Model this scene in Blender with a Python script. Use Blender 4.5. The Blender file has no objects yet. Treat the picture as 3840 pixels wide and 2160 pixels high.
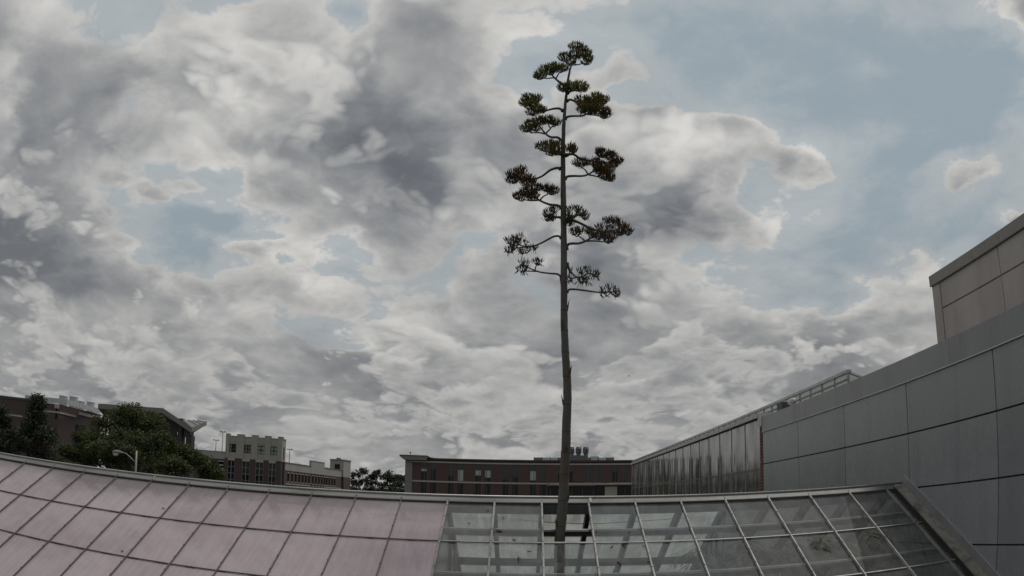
import bpy, math, random
import numpy as np
from mathutils import Vector, Matrix

# ------------------------------------------------------------------ camera
E = 4.0                                   # eye height above the ground
PITCH, ROLL, YAW = 0.2669, 0.01552, -0.01999
LF, LK1, LK2 = 2999.14, -0.03985, -0.05772      # phone wide-angle lens: r = f (t + k1 t^3 + k2 t^5), 3840 px wide
sc = bpy.context.scene
COL = sc.collection
_f = Vector((math.sin(YAW)*math.cos(PITCH), math.cos(YAW)*math.cos(PITCH), math.sin(PITCH)))
_r = Vector((math.cos(YAW), -math.sin(YAW), 0)); _u = _r.cross(_f)
RX = _r*math.cos(ROLL) + _u*math.sin(ROLL); RY = _u*math.cos(ROLL) - _r*math.sin(ROLL); RZ = _f
cd = bpy.data.cameras.new('camera'); cam = bpy.data.objects.new('camera', cd); COL.objects.link(cam)
cam.matrix_world = Matrix.Translation((0, 0, E)) @ Matrix((RX, RY, -RZ)).transposed().to_4x4()
cd.type = 'PANO'; cd.clip_start = 0.05; cd.clip_end = 6000
cd.sensor_fit = 'HORIZONTAL'; cd.sensor_width = 36.0; cd.sensor_height = 20.25
_t = np.linspace(0, 0.95, 400); _rr = LF*(_t + LK1*_t**3 + LK2*_t**5)*36/3840
_m = _rr < 23.5
_c = np.linalg.lstsq(np.stack([_rr[_m]**k for k in (1, 2, 3, 4)], 1), _t[_m], rcond=None)[0]
cp = cd if hasattr(cd, 'fisheye_polynomial_k0') else cd.cycles
cp.panorama_type = 'FISHEYE_LENS_POLYNOMIAL'; cp.fisheye_fov = math.radians(170)
cp.fisheye_polynomial_k0 = 0.0
cp.fisheye_polynomial_k1, cp.fisheye_polynomial_k2, cp.fisheye_polynomial_k3, cp.fisheye_polynomial_k4 = [-float(v) for v in _c]
sc.camera = cam

def ray(u, v, k=3840/2576):
    "direction (world) of a picture point; u, v on the 2576-wide grid"
    dx, dy = u*k - 1920, 1080 - v*k
    r = math.hypot(dx, dy) or 1e-9; t = r/LF
    for _ in range(12):
        t -= (LF*(t + LK1*t**3 + LK2*t**5) - r)/(LF*(1 + 3*LK1*t*t + 5*LK2*t**4))
    s = math.sin(t)
    return RX*(s*dx/r) + RY*(s*dy/r) + RZ*math.cos(t)
def at(u, v, Y, k=3840/2576):
    "the point at depth Y that shows at u, v"
    d = ray(u, v, k); q = d*(Y/d.y); q.z += E
    return q
def atx(u, v, X, k=3840/2576):
    d = ray(u, v, k); q = d*(X/d.x); q.z += E
    return q
def azel(u, v):
    d = ray(u, v); return math.degrees(math.atan2(d.x, d.y)), math.degrees(math.asin(d.z))

sc.view_settings.view_transform = 'Standard'; sc.view_settings.look = 'None'
sc.view_settings.exposure = 0.0; sc.view_settings.gamma = 1.0
sc.render.engine = 'CYCLES'
sc.cycles.max_bounces = 10; sc.cycles.transparent_max_bounces = 24
sc.cycles.use_denoising = True

# ------------------------------------------------------------------ sun
SUN_AZ, SUN_EL = 62.0, 70.0
sl = bpy.data.lights.new('sun', 'SUN'); sun = bpy.data.objects.new('sun', sl); COL.objects.link(sun)
sl.energy = 1.8; sl.angle = math.radians(14); sl.color = (1.0, 0.95, 0.88)
sd = Vector((math.sin(math.radians(SUN_AZ))*math.cos(math.radians(SUN_EL)), math.cos(math.radians(SUN_AZ))*math.cos(math.radians(SUN_EL)), math.sin(math.radians(SUN_EL))))
sun.rotation_euler = sd.to_track_quat('Z', 'Y').to_euler(); sun.location = (0, 0, 60)

# ------------------------------------------------------------------ sky: Nishita blue with a broken cumulus deck
class NT:
    def __init__(s, tree): s.t = tree
    def n(s, kind, inputs=None, **props):
        nd = s.t.nodes.new(kind)
        for k, v in props.items(): setattr(nd, k, v)
        for k, v in (inputs or {}).items():
            if hasattr(v, 'links') or isinstance(v, bpy.types.NodeSocket): s.t.links.new(v, nd.inputs[k])
            else: nd.inputs[k].default_value = v
        return nd
    def m(s, op, a, b=None, c=None, clamp=False):
        ins = {0: a}
        if b is not None: ins[1] = b
        if c is not None: ins[2] = c
        return s.n('ShaderNodeMath', ins, operation=op, use_clamp=clamp).outputs[0]
    def v(s, op, a, b=None, c=None):
        ins = {0: a}
        if b is not None: ins[1] = b
        if c is not None: ins[2] = c
        nd = s.n('ShaderNodeVectorMath', ins, operation=op)
        return nd.outputs['Value'] if op in ('DOT_PRODUCT', 'LENGTH') else nd.outputs[0]
    def sm(s, x, a, b, lo=0.0, hi=1.0):
        return s.n('ShaderNodeMapRange', {0: x, 1: a, 2: b, 3: lo, 4: hi}, interpolation_type='SMOOTHSTEP').outputs[0]
    def mix(s, f, a, b, blend='MIX'):
        nd = s.n('ShaderNodeMix', {0: f, 6: a, 7: b}, data_type='RGBA', blend_type=blend)
        return nd.outputs[2]
    def noise(s, vec, scale, detail=4, rough=0.5, dist=0.0, dim='3D'):
        return s.n('ShaderNodeTexNoise', {'Vector': vec, 'Scale': scale, 'Detail': detail, 'Roughness': rough, 'Distortion': dist}, noise_dimensions=dim)

wd = bpy.data.worlds.new('World'); sc.world = wd; wd.use_nodes = True
wd.cycles.sampling_method = 'MANUAL'; wd.cycles.sample_map_resolution = 256
wt = wd.node_tree; wt.nodes.clear(); N = NT(wt)
sky = N.n('ShaderNodeTexSky', sky_type='NISHITA', sun_disc=False, sun_elevation=math.radians(SUN_EL), sun_rotation=math.radians(SUN_AZ), altitude=200.0, air_density=1.0, dust_density=3.5, ozone_density=1.0)
gen = N.n('ShaderNodeTexCoord').outputs['Generated']
sep = N.n('ShaderNodeSeparateXYZ', {0: gen})
X_, Y_, Z_ = sep.outputs
az = N.m('MULTIPLY', N.m('ARCTAN2', X_, Y_), 57.29578)
el = N.m('MULTIPLY', N.m('ARCSINE', N.m('MINIMUM', N.m('MAXIMUM', Z_, -1.0), 1.0)), 57.29578)
zz = N.m('ADD', N.m('MAXIMUM', Z_, 0.0), 0.40)
q = N.v('DIVIDE', N.v('MULTIPLY', gen, (1.0, 1.0, 1.12)), N.n('ShaderNodeCombineXYZ', {0: zz, 1: zz, 2: zz}).outputs[0])
ae0 = N.n('ShaderNodeCombineXYZ', {0: az, 1: el, 2: 0.0}).outputs[0]
# wobble for the large shapes so that their edges break up
wn = N.noise(q, 2.4, 3, 0.55)
wv = N.v('SUBTRACT', wn.outputs['Color'], (0.5, 0.5, 0.5))
wn2 = N.noise(q, 9.0, 4, 0.6)
ae = N.v('MULTIPLY_ADD', wv, (16.0, 12.0, 0.0), ae0)
ae = N.v('MULTIPLY_ADD', N.v('SUBTRACT', wn2.outputs['Color'], (0.5, 0.5, 0.5)), (6.0, 5.0, 0.0), ae)
def blobs(table, vec):
    acc = None
    for (u, v, ru, rv, amp) in table:
        a, e = azel(u, v); sa, se = ru*0.0305, rv*0.0287
        w = N.v('MULTIPLY_ADD', vec, (1/sa, 1/se, 0), (-a/sa, -e/se, 0))
        g = N.m('POWER', 0.36788, N.v('DOT_PRODUCT', w, w))
        acc = N.m('MULTIPLY', g, amp) if acc is None else N.m('MULTIPLY_ADD', g, amp, acc)
    return acc
SKYK = 0.6
# cloud cover: + more cloud, - blue gap   (centre u, v, radii, amount)
COVER = [
 (1960, 200, 400, 230, -.85), (2330, 300, 300, 170, -.48), (2130, 560, 220, 130, -.42), (2090, 690, 190, 80, -.62), (1720, 60, 170, 110, -.42),
 (2390, 600, 190, 100, -.55), (500, 560, 135, 90, -1.4), (640, 610, 90, 30, -.42), (810, 655, 60, 45, -.8), (50, 320, 50, 80, -.6), (540, 10, 70, 35, -.6), (870, 35, 80, 35, -.6),
 (1430, 120, 150, 95, -.75), (1600, 245, 75, 40, -.55), (905, 850, 90, 40, -.8), (15, 190, 30, 50, -.3), (1240, 640, 70, 22, -.35), (1870, 560, 45, 55, -.5), (2450, 250, 200, 100, -.3),
 (700, 200, 420, 170, .45), (330, 290, 230, 130, .62), (120, 150, 160, 120, .4), (1000, 420, 380, 180, .5), (150, 520, 160, 160, .35), (60, 470, 110, 170, .75), (1590, 470, 220, 150, .65), (1700, 640, 170, 110, .45), (1970, 460, 120, 85, .72),
 (1850, 370, 90, 40, .45), (2500, 60, 70, 110, .85), (2420, 390, 130, 45, .85), (2290, 690, 70, 45, .7), (2530, 560, 60, 40, .9), (1640, 320, 40, 30, .3),
 (1590, 150, 110, 110, .42), (1390, 60, 50, 40, .2), (700, 660, 140, 60, .5), (1050, 920, 160, 70, .5), (300, 900, 340, 150, .45), (1300, 1050, 800, 150, .55), (1900, 870, 280, 90, .45), (2200, 830, 130, 60, .4), (1780, 1020, 320, 100, .5), (150, 1050, 400, 90, .5), (460, 470, 60, 20, .35), (750, 1150, 900, 110, .5), (1100, 760, 250, 60, .25), (300, 700, 250, 70, .3),
]
# where the deck is thick and its underside grey
THICK = [
 (960, 330, 230, 120, .42), (1120, 480, 150, 90, .48), (250, 160, 160, 80, .2), (330, 330, 150, 50, .12), (10, 640, 150, 80, .72), (130, 580, 120, 60, .4), (1680, 610, 120, 90, .62), (1560, 480, 160, 90, .35), (1520, 830, 170, 70, .55), (1480, 700, 100, 80, .3),
 (740, 860, 120, 45, .38), (1060, 1000, 150, 35, .42), (480, 870, 120, 45, .28), (1900, 490, 90, 45, .15), (620, 360, 120, 50, .25), (1080, 30, 120, 50, .25), (1330, 960, 150, 50, .25), (1180, 780, 120, 50, .15), (640, 250, 90, 60, -.3), (1330, 250, 120, 60, -.35), (1720, 430, 110, 70, -.3), (720, 660, 110, 40, -.35), (1420, 380, 60, 60, -.2),
 (500, 130, 200, 70, -.15), (830, 210, 90, 80, -.2), (1050, 860, 110, 40, -.35), (1990, 400, 110, 40, -.25), (1100, 250, 120, 80, -.3), (300, 1080, 500, 90, .15),
]
cov = blobs(COVER, ae); thk = blobs(THICK, ae)
def puff(vec, s, det, amps, off):
    "density of heaped cloud: soft large forms plus round lobes at ever smaller sizes (creases between the lobes)"
    vec = N.v('ADD', vec, off)
    d = N.m('MULTIPLY', N.noise(vec, s, det, 0.5).outputs[0], 2.7)
    k = s*2.3
    for a_ in amps:
        d = N.m('MULTIPLY_ADD', N.m('ABSOLUTE', N.m('SUBTRACT', N.noise(vec, k, 0.0, 0.5).outputs[0], 0.5)), a_, d); k *= 2.15
    return d
pw = N.v('MULTIPLY_ADD', wv, (0.16, 0.16, 0.16), q)
pw = N.v('MULTIPLY_ADD', N.v('SUBTRACT', wn2.outputs['Color'], (0.5, 0.5, 0.5)), (0.035, 0.035, 0.035), pw)
RP = ((0.0, (.78, .765, .735, 1)), (0.22, (.56, .55, .528, 1)), (0.48, (.335, .338, .340, 1)), (0.75, (.205, .216, .232, 1)), (1.0, (.11, .119, .137, 1)))
def shade(t):
    ramp = N.n('ShaderNodeValToRGB', {0: t}); cr = ramp.color_ramp; cr.interpolation = 'B_SPLINE'
    while len(cr.elements) < len(RP): cr.elements.new(.5)
    for e_, (p_, c_) in zip(cr.elements, RP): e_.position = p_; e_.color = c_
    return ramp.outputs[0]
fine = N.m('SUBTRACT', N.noise(pw, 16.0, 5, 0.62).outputs[0], 0.5)
def layer(s, amps, off, bias, cmul, edge, gain, rel, up, t0, tk):
    d1 = puff(pw, s, 3, amps, off)
    d2 = puff(N.v('ADD', pw, up), s, 2, amps[:3], off)
    den = N.m('MULTIPLY_ADD', cov, cmul, N.m('SUBTRACT', d1, bias))
    den = N.m('MULTIPLY_ADD', fine, 0.36, den)
    t = N.m('MULTIPLY_ADD', N.sm(den, 0.0, 1.1), gain, t0)
    t = N.m('MULTIPLY_ADD', thk, tk, t)
    t = N.m('MULTIPLY_ADD', N.m('MULTIPLY', N.m('SUBTRACT', d1, d2), N.sm(den, 0.0, 0.6, 0.35, 1.0)), -rel, t)
    t = N.m('MULTIPLY_ADD', fine, 0.16, t)
    return den, N.sm(den, 0.0, edge), shade(t)
dA, aA, cA = layer(2.2, (1.4, .75, .45, .26, .15), (0, 0, 0), 1.36, 1.0, .36, .50, .46, (0.0, -0.016, 0.06), .17, .60)
dB, aB, cB = layer(2.9, (1.4, .75, .40), (3.1, 1.7, 5.2), 1.88, 0.60, .34, .56, .44, (0.0, -0.014, 0.05), .14, .46)
dC, aC, cC = layer(4.3, (1.4, .75, .45), (7.3, 2.9, 1.1), 1.90, 0.50, .34, .52, .44, (0.0, -0.010, 0.036), .17, .34)
aB = N.m('MULTIPLY', N.m('MULTIPLY', aB, N.sm(dA, -0.15, 0.25)), N.sm(thk, 0.3, 0.85, 1.0, 0.25))
aC = N.m('MULTIPLY', N.m('MULTIPLY', aC, N.sm(el, 30.0, 12.0)), N.sm(dA, -0.2, 0.2))
veil = N.m('MULTIPLY', N.sm(N.m('ADD', dA, N.m('MULTIPLY', fine, .6)), -0.85, 0.2), 0.40)
alpha = N.m('MAXIMUM', N.m('MAXIMUM', aA, veil), N.m('MAXIMUM', aB, aC))
cl_ = N.mix(aC, N.mix(aB, cA, cB), cC)
cloud = N.v('MULTIPLY', cl_, (10.0, 10.0, 10.0))
blue = N.mix(0.85, N.v('MULTIPLY', sky.outputs[0], (SKYK, SKYK, SKYK)), (3.15, 3.85, 4.25, 1))
haze_el = N.sm(el, 26.0, 0.0)                          # towards the horizon more and more thin cloud along the sight line
blue = N.mix(N.m('MULTIPLY', haze_el, 0.55), blue, (2.6, 2.66, 2.68, 1))
cloud = N.mix(N.m('MULTIPLY', haze_el, 0.42), cloud, (2.42, 2.42, 2.40, 1))
skyc = N.mix(N.m('MULTIPLY', alpha, 0.96), blue, cloud)
bgn = N.n('ShaderNodeBackground', {0: skyc, 1: 0.1})
wo = N.n('ShaderNodeOutputWorld', {0: bgn.outputs[0]})
# ------------------------------------------------------------------ helpers
RNG = random.Random(7)
class MB:
    "collects faces of one mesh"
    def __init__(s, T=None): s.v = []; s.f = []; s.T = T
    def add(s, vs, fs):
        n = len(s.v)
        s.v += [tuple(s.T(*p)) if s.T else tuple(p) for p in vs]; s.f += [tuple(i + n for i in f) for f in fs]
    def box(s, x0, x1, y0, y1, z0, z1):
        s.add([(x0,y0,z0),(x1,y0,z0),(x1,y1,z0),(x0,y1,z0),(x0,y0,z1),(x1,y0,z1),(x1,y1,z1),(x0,y1,z1)],
              [(0,3,2,1),(4,5,6,7),(0,1,5,4),(1,2,6,5),(2,3,7,6),(3,0,4,7)])
        return s
    def hexa(s, p):
        s.add(p, [(0,3,2,1),(4,5,6,7),(0,1,5,4),(1,2,6,5),(2,3,7,6),(3,0,4,7)]); return s
    def quad(s, a, b, c, d): s.add([a,b,c,d], [(0,1,2,3)]); return s
    def prism(s, poly, vec):
        "closed polygon (list of points) pushed along vec"
        n = len(poly); vs = [Vector(p) for p in poly]; vs += [p + Vector(vec) for p in vs]
        s.add(vs, [tuple(range(n))[::-1], tuple(range(n, 2*n))] + [(i, (i+1) % n, n+(i+1) % n, n+i) for i in range(n)]); return s
    def tube(s, pts, rad, n=8, caps=True, jit=0.0, rng=None):
        pts = [Vector(p) for p in pts]
        if not isinstance(rad, (list, tuple)): rad = [rad]*len(pts)
        ref = Vector((0.31, 0.83, 0.46)); vs = []; fs = []
        for i, p in enumerate(pts):
            d = (pts[min(i+1, len(pts)-1)] - pts[max(i-1, 0)]).normalized()
            a = d.cross(ref).normalized(); b = d.cross(a)
            for k in range(n):
                t = 2*math.pi*k/n; r = rad[i]*(1 + (rng.uniform(-jit, jit) if jit else 0))
                vs.append(p + a*(r*math.cos(t)) + b*(r*math.sin(t)))
        for i in range(len(pts)-1):
            for k in range(n): fs.append((i*n+k, i*n+(k+1) % n, (i+1)*n+(k+1) % n, (i+1)*n+k))
        if caps: fs += [tuple(range(n))[::-1], tuple((len(pts)-1)*n+k for k in range(n))]
        s.add(vs, fs); return s
    def lathe(s, c, prof, n=16):
        "profile [(radius, z)] turned round a vertical axis through c"
        vs = []; fs = []
        for (r, z) in prof:
            for k in range(n): t = 2*math.pi*k/n; vs.append((c[0]+r*math.cos(t), c[1]+r*math.sin(t), c[2]+z))
        for i in range(len(prof)-1):
            for k in range(n): fs.append((i*n+k, i*n+(k+1) % n, (i+1)*n+(k+1) % n, (i+1)*n+k))
        fs += [tuple(range(n))[::-1], tuple((len(prof)-1)*n+k for k in range(n))]
        s.add(vs, fs); return s
    def mesh(s, name):
        me = bpy.data.meshes.new(name); me.from_pydata(s.v, [], s.f); me.update(); return me
    def build(s, name, m, parent=None, smooth=False, kind=None):
        me = s.mesh(name); me.materials.append(m)
        if smooth: me.polygons.foreach_set('use_smooth', [True]*len(me.polygons))
        return link(name, me, parent, kind=kind)
def link(name, me, parent=None, loc=(0,0,0), kind=None):
    o = bpy.data.objects.new(name, me); COL.objects.link(o); o.location = loc; BASE[o.name] = tuple(loc)
    if parent is not None: setparent(o, parent)
    if kind: o['kind'] = kind
    return o
BASE = {}
def setparent(o, p):
    o.parent = p; o.matrix_parent_inverse = Matrix.Translation(-Vector(BASE.get(p.name, (0,0,0))))
def thing(name, label, cat, loc, group=None):
    o = bpy.data.objects.new(name, None); COL.objects.link(o); o.location = loc; o.empty_display_size = 0.3
    BASE[o.name] = tuple(loc); return tag(o, label, cat, group)
def tag(o, label, cat, group=None):
    o['label'] = label; o['category'] = cat
    if group: o['group'] = group
    return o
def bevel(o, w=0.01, n=2):
    md = o.modifiers.new('bevel', 'BEVEL'); md.width = w; md.segments = n; md.limit_method = 'ANGLE'; return o

# ------------------------------------------------------------------ materials
def newmat(name):
    m = bpy.data.materials.new(name); m.use_nodes = True; m.node_tree.nodes.clear(); return m, NT(m.node_tree)
def finish(m, T, surf):
    T.n('ShaderNodeOutputMaterial', {0: surf}); return m
def plain(name, col, rough=0.6, metal=0.0, var=0.12, scale=3.0, bump=0.0, bscale=40.0, spec=0.5, rnd=0.0, stretch=(1,1,1), dirt=None):
    "base colour with cloudy variation, optional streaks of dirt and fine relief"
    m, T = newmat(name)
    pos = T.n('ShaderNodeNewGeometry').outputs['Position']
    pv = T.v('MULTIPLY', pos, stretch)
    a = T.noise(pv, scale, 6, 0.6).outputs[0]; b = T.noise(pv, scale*7.3, 4, 0.6).outputs[0]
    k = T.m('ADD', T.m('MULTIPLY', a, 0.65), T.m('MULTIPLY', b, 0.35))
    k = T.m('MULTIPLY_ADD', T.m('SUBTRACT', k, 0.5), 2.0*var*2, 1.0)
    if rnd:
        oi = T.n('ShaderNodeObjectInfo').outputs['Random']
        k = T.m('MULTIPLY', k, T.m('MULTIPLY_ADD', T.m('SUBTRACT', oi, 0.5), 2*rnd, 1.0))
    kk = T.n('ShaderNodeCombineXYZ', {0: k, 1: k, 2: k}).outputs[0]
    c = T.v('MULTIPLY', tuple(col[:3]), kk)
    if dirt:
        dc, amt, dst = dirt
        dn = T.noise(T.v('MULTIPLY', pos, dst), 1.0, 6, 0.62).outputs[0]
        c = T.mix(T.m('MULTIPLY', T.sm(dn, 0.46, 0.68), amt), c, tuple(dc) + (1,))
    ins = {'Base Color': c, 'Roughness': T.m('MULTIPLY_ADD', T.m('SUBTRACT', b, 0.5), 0.25, rough), 'Metallic': metal, 'Specular IOR Level': spec}
    if bump:
        bn = T.noise(pv, bscale, 5, 0.6).outputs[0]
        ins['Normal'] = T.n('ShaderNodeBump', {'Strength': bump, 'Distance': 0.02, 'Height': bn}).outputs[0]
    p = T.n('ShaderNodeBsdfPrincipled', ins)
    return finish(m, T, p.outputs[0])
def glass_mat(name, tint=(0.85,0.88,0.87), haze=0.12, hazecol=(0.55,0.55,0.53), dirt_scale=2.5, rough=0.03, thru=1.0, blotch=0.5, ior=1.5):
    "a thin pane: mirrors by Fresnel, lets light through, and carries a film of dirt"
    m, T = newmat(name)
    pos = T.n('ShaderNodeNewGeometry').outputs['Position']
    a = T.noise(pos, dirt_scale, 7, 0.65).outputs[0]
    st = T.noise(T.v('MULTIPLY', pos, (9.0, 0.9, 0.9)), 1.0, 5, 0.6).outputs[0]
    sp = T.noise(pos, 34.0, 3, 0.6).outputs[0]
    film = T.m('ADD', T.m('MULTIPLY', T.sm(a, 0.40, 0.72), blotch), T.m('MULTIPLY', T.sm(st, 0.45, 0.72), blotch*0.7))
    film = T.m('ADD', film, T.m('MULTIPLY', T.sm(sp, 0.62, 0.74), blotch*0.6))
    h = T.m('MULTIPLY', T.m('ADD', film, 0.45), haze, clamp=True)
    tr = T.n('ShaderNodeBsdfTransparent', {0: tuple(t*thru for t in tint) + (1,)}).outputs[0]
    df = T.n('ShaderNodeBsdfDiffuse', {0: hazecol + (1,)}).outputs[0]
    tl = T.n('ShaderNodeBsdfTranslucent', {0: hazecol + (1,)}).outputs[0]
    dd = T.n('ShaderNodeMixShader', {0: 0.5, 1: df, 2: tl}).outputs[0]
    body = T.n('ShaderNodeMixShader', {0: h, 1: tr, 2: dd}).outputs[0]
    bn = T.noise(pos, 3.0, 2, 0.5).outputs[0]
    nrm = T.n('ShaderNodeBump', {'Strength': 0.10, 'Distance': 0.01, 'Height': bn}).outputs[0]
    gl = T.n('ShaderNodeBsdfGlossy', {'Color': (1,1,1,1), 'Roughness': rough, 'Normal': nrm}).outputs[0]
    bf = T.n('ShaderNodeNewGeometry').outputs['Backfacing']
    fr = T.n('ShaderNodeFresnel', {'IOR': T.m('MULTIPLY_ADD', bf, 1/ior - ior, ior)}).outputs[0]
    return finish(m, T, T.n('ShaderNodeMixShader', {0: fr, 1: body, 2: gl}).outputs[0])

M = {}
M['ground'] = plain('ground_grass', (.055,.075,.035), .95, var=.35, scale=.4, bump=.4, bscale=25)
M['asphalt'] = plain('asphalt', (.05,.05,.05), .9, var=.2, scale=.8, bump=.3, bscale=90)
M['cap'] = plain('ridge_metal', (.185,.19,.186), .60, .1, var=.14, scale=1.4, dirt=((.05,.05,.045), .55, (.9, 6, 9)))
M['cap_bright'] = plain('ridge_roll', (.40,.40,.395), .42, .35, var=.10, scale=2.0, dirt=((.12,.12,.11), .5, (1.5, 5, 5)))
M['bar'] = plain('aluminium_bar', (.24,.24,.235), .5, .3, var=.2, scale=5, dirt=((.06,.06,.055), .55, (3,3,3)))
M['bar_dark'] = plain('weathered_bar', (.105,.098,.096), .6, .2, var=.2, scale=5)
M['steel'] = plain('dark_steel', (.045,.046,.048), .55, .2, var=.2, scale=4)
M['purlin'] = plain('painted_purlin', (.30,.305,.30), .6, var=.15, scale=3, dirt=((.08,.08,.07), .5, (2,6,6)))
M['panel'] = plain('grey_composite_panel', (.212,.218,.232), .27, .0, var=.07, scale=.9, rnd=.11, bump=.22, bscale=.9, dirt=((.165,.168,.178), .5, (.6, 2.2, .16)))
M['joint'] = plain('joint_black', (.012,.012,.013), .8, var=.1)
M['flash'] = plain('parapet_flashing', (.235,.238,.245), .38, .15, var=.12, scale=.8, rnd=.06, dirt=((.135,.13,.127), .5, (1.5, 1.8, .25)))
M['trim'] = plain('drip_edge', (.42,.42,.41), .4, .4, var=.1)
M['concrete'] = plain('precast_concrete', (.43,.39,.375), .85, var=.12, scale=.7, bump=.15, bscale=60, dirt=((.30,.265,.245), .6, (.7,.7,.22)), rnd=.04)
M['coping'] = plain('stone_coping', (.27,.25,.24), .8, var=.2, scale=1.2, rnd=.16)
M['curb'] = plain('weathered_curb', (.23,.22,.20), .85, var=.25, scale=3.5, bump=.2, bscale=40, dirt=((.06,.055,.05), .75, (5,5,5)))
M['brick'] = plain('red_brick', (.10,.034,.028), .85, var=.25, scale=9, rnd=.25, bump=.3, bscale=60)
M['mortar'] = plain('mortar', (.30,.22,.20), .9, var=.15, scale=12, bump=.2, bscale=90)
M['brickwall'] = plain('far_brick_wall', (.078,.047,.045), .9, var=.16, scale=.5, dirt=((.06,.034,.033), .5, (.25,.25,.08)))
M['brickdark'] = plain('far_dark_brick', (.068,.047,.047), .9, var=.15, scale=.5)
M['beige'] = plain('far_cast_stone', (.29,.272,.254), .85, var=.10, scale=.4, dirt=((.23,.21,.19), .5, (.3,.3,.1)))
M['band'] = plain('far_stone_band', (.34,.295,.275), .85, var=.12, scale=.8)
M['greypier'] = plain('far_grey_pier', (.17,.163,.165), .8, var=.1, scale=.4)
M['roofdark'] = plain('far_roof_edge', (.045,.042,.048), .6, .1, var=.15, scale=.5)
M['winframe'] = plain('far_window_frame', (.11,.10,.105), .5, .3, var=.1)
M['winlight'] = plain('far_light_frame', (.26,.26,.25), .5, .2, var=.1)
M['glassdark'] = plain('far_dark_glass', (.010,.011,.012), .18, var=.2, scale=.7, spec=.3)
M['glassgreen'] = plain('far_green_glass', (.026,.038,.038), .18, var=.3, scale=.6, spec=.4)
M['blind'] = plain('window_blind', (.30,.34,.34), .7, var=.12, scale=1.0)
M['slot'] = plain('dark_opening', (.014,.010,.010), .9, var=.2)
M['whitemetal'] = plain('white_metal_cladding', (.40,.41,.42), .5, .1, var=.06, scale=.4)
M['greymetal'] = plain('galvanised_unit', (.105,.105,.118), .45, .3, var=.12, scale=.8)
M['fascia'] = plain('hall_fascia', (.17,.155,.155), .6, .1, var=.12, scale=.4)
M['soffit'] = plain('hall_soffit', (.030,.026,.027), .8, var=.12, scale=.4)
M['seam'] = plain('standing_seam_roof', (.14,.135,.13), .5, .2, var=.12, scale=.6)
M['column'] = plain('hall_column', (.030,.024,.034), .7, var=.12)
M['lamp'] = plain('lamp_grey_paint', (.17,.173,.18), .45, .2, var=.1, scale=3)
M['lens'] = plain('lamp_lens', (.42,.43,.44), .15, var=.05, spec=.7)
M['pole'] = plain('far_lamp_pole', (.10,.095,.11), .6, .2, var=.1)
M['bark'] = plain('tree_bark', (.055,.045,.036), .9, var=.3, scale=4, bump=.5, bscale=20)
M['stalk'] = plain('agave_stalk', (.070,.074,.064), .75, var=.35, scale=3.0, bump=.25, bscale=30, dirt=((.085,.045,.032), .7, (4,4,2.4)))
M['bract'] = plain('dry_bract', (.06,.042,.032), .85, var=.25, scale=12)
M['branch'] = plain('agave_branch', (.060,.058,.048), .75, var=.3, scale=8)
M['cactus'] = plain('cactus_skin', (.055,.085,.045), .7, var=.3, scale=6)
M['debris'] = plain('withered_flower', (.035,.024,.018), .9, var=.3, scale=30)
def leafmat(name, a, b, scale=1.2, trans=0.35):
    m, T = newmat(name)
    pos = T.n('ShaderNodeNewGeometry').outputs['Position']
    n = T.noise(pos, scale, 4, 0.6).outputs[0]; n2 = T.noise(pos, scale*9, 2, 0.5).outputs[0]
    k = T.sm(T.m('ADD', T.m('MULTIPLY', n, .6), T.m('MULTIPLY', n2, .4)), .36, .66)
    c = T.mix(k, a + (1,), b + (1,))
    d = T.n('ShaderNodeBsdfPrincipled', {'Base Color': c, 'Roughness': 0.6, 'Specular IOR Level': 0.25}).outputs[0]
    t = T.n('ShaderNodeBsdfTranslucent', {0: c}).outputs[0]
    return finish(m, T, T.n('ShaderNodeMixShader', {0: trans, 1: d, 2: t}).outputs[0])
M['leaf_lit'] = leafmat('leaf_bright_green', (.026,.036,.014), (.085,.102,.034), .5)
M['leaf_dark'] = leafmat('leaf_dark_green', (.014,.022,.012), (.038,.052,.024), .5, .2)
M['leaf_far'] = leafmat('leaf_far_green', (.026,.038,.024), (.06,.078,.044), .4, .3)
M['flower_green'] = leafmat('agave_flower_green', (.15,.145,.045), (.31,.285,.095), 5.0, .55)
M['flower_mid'] = leafmat('agave_flower_ochre', (.12,.10,.028), (.24,.19,.055), 5.0, .55)
M['flower_brown'] = leafmat('agave_flower_brown', (.105,.066,.03), (.22,.135,.055), 5.0, .55)
M['flower_dry'] = leafmat('agave_flower_dry', (.075,.058,.04), (.145,.105,.06), 5.0, .4)
M['agaveleaf'] = leafmat('agave_leaf', (.060,.085,.060), (.10,.135,.09), 2.0, .1)
M['plantleaf'] = leafmat('hothouse_leaf', (.05,.055,.028), (.15,.145,.075), 3.0, .3)
M['clear'] = glass_mat('clear_glass', tint=(.70,.73,.725), haze=.25, hazecol=(.45,.46,.45), blotch=.6)
M['farpane'] = glass_mat('whitewashed_glass', haze=1.15, hazecol=(.62,.635,.625), blotch=.5, dirt_scale=1.2, rough=.15, thru=.9)
_m, _T = newmat('glass_underside'); M['under'] = finish(_m, _T, _T.n('ShaderNodeBsdfTransparent', {0: (.98,.99,.985,1)}).outputs[0])
M['fgpane'] = plain('white_roof_sheet', (.36,.365,.36), .5, var=.12, scale=.8, dirt=((.2,.2,.19), .5, (.8,.8,.8)))
M['fly'] = plain('bird_black', (.012,.012,.014), .8, var=.1)
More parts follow.
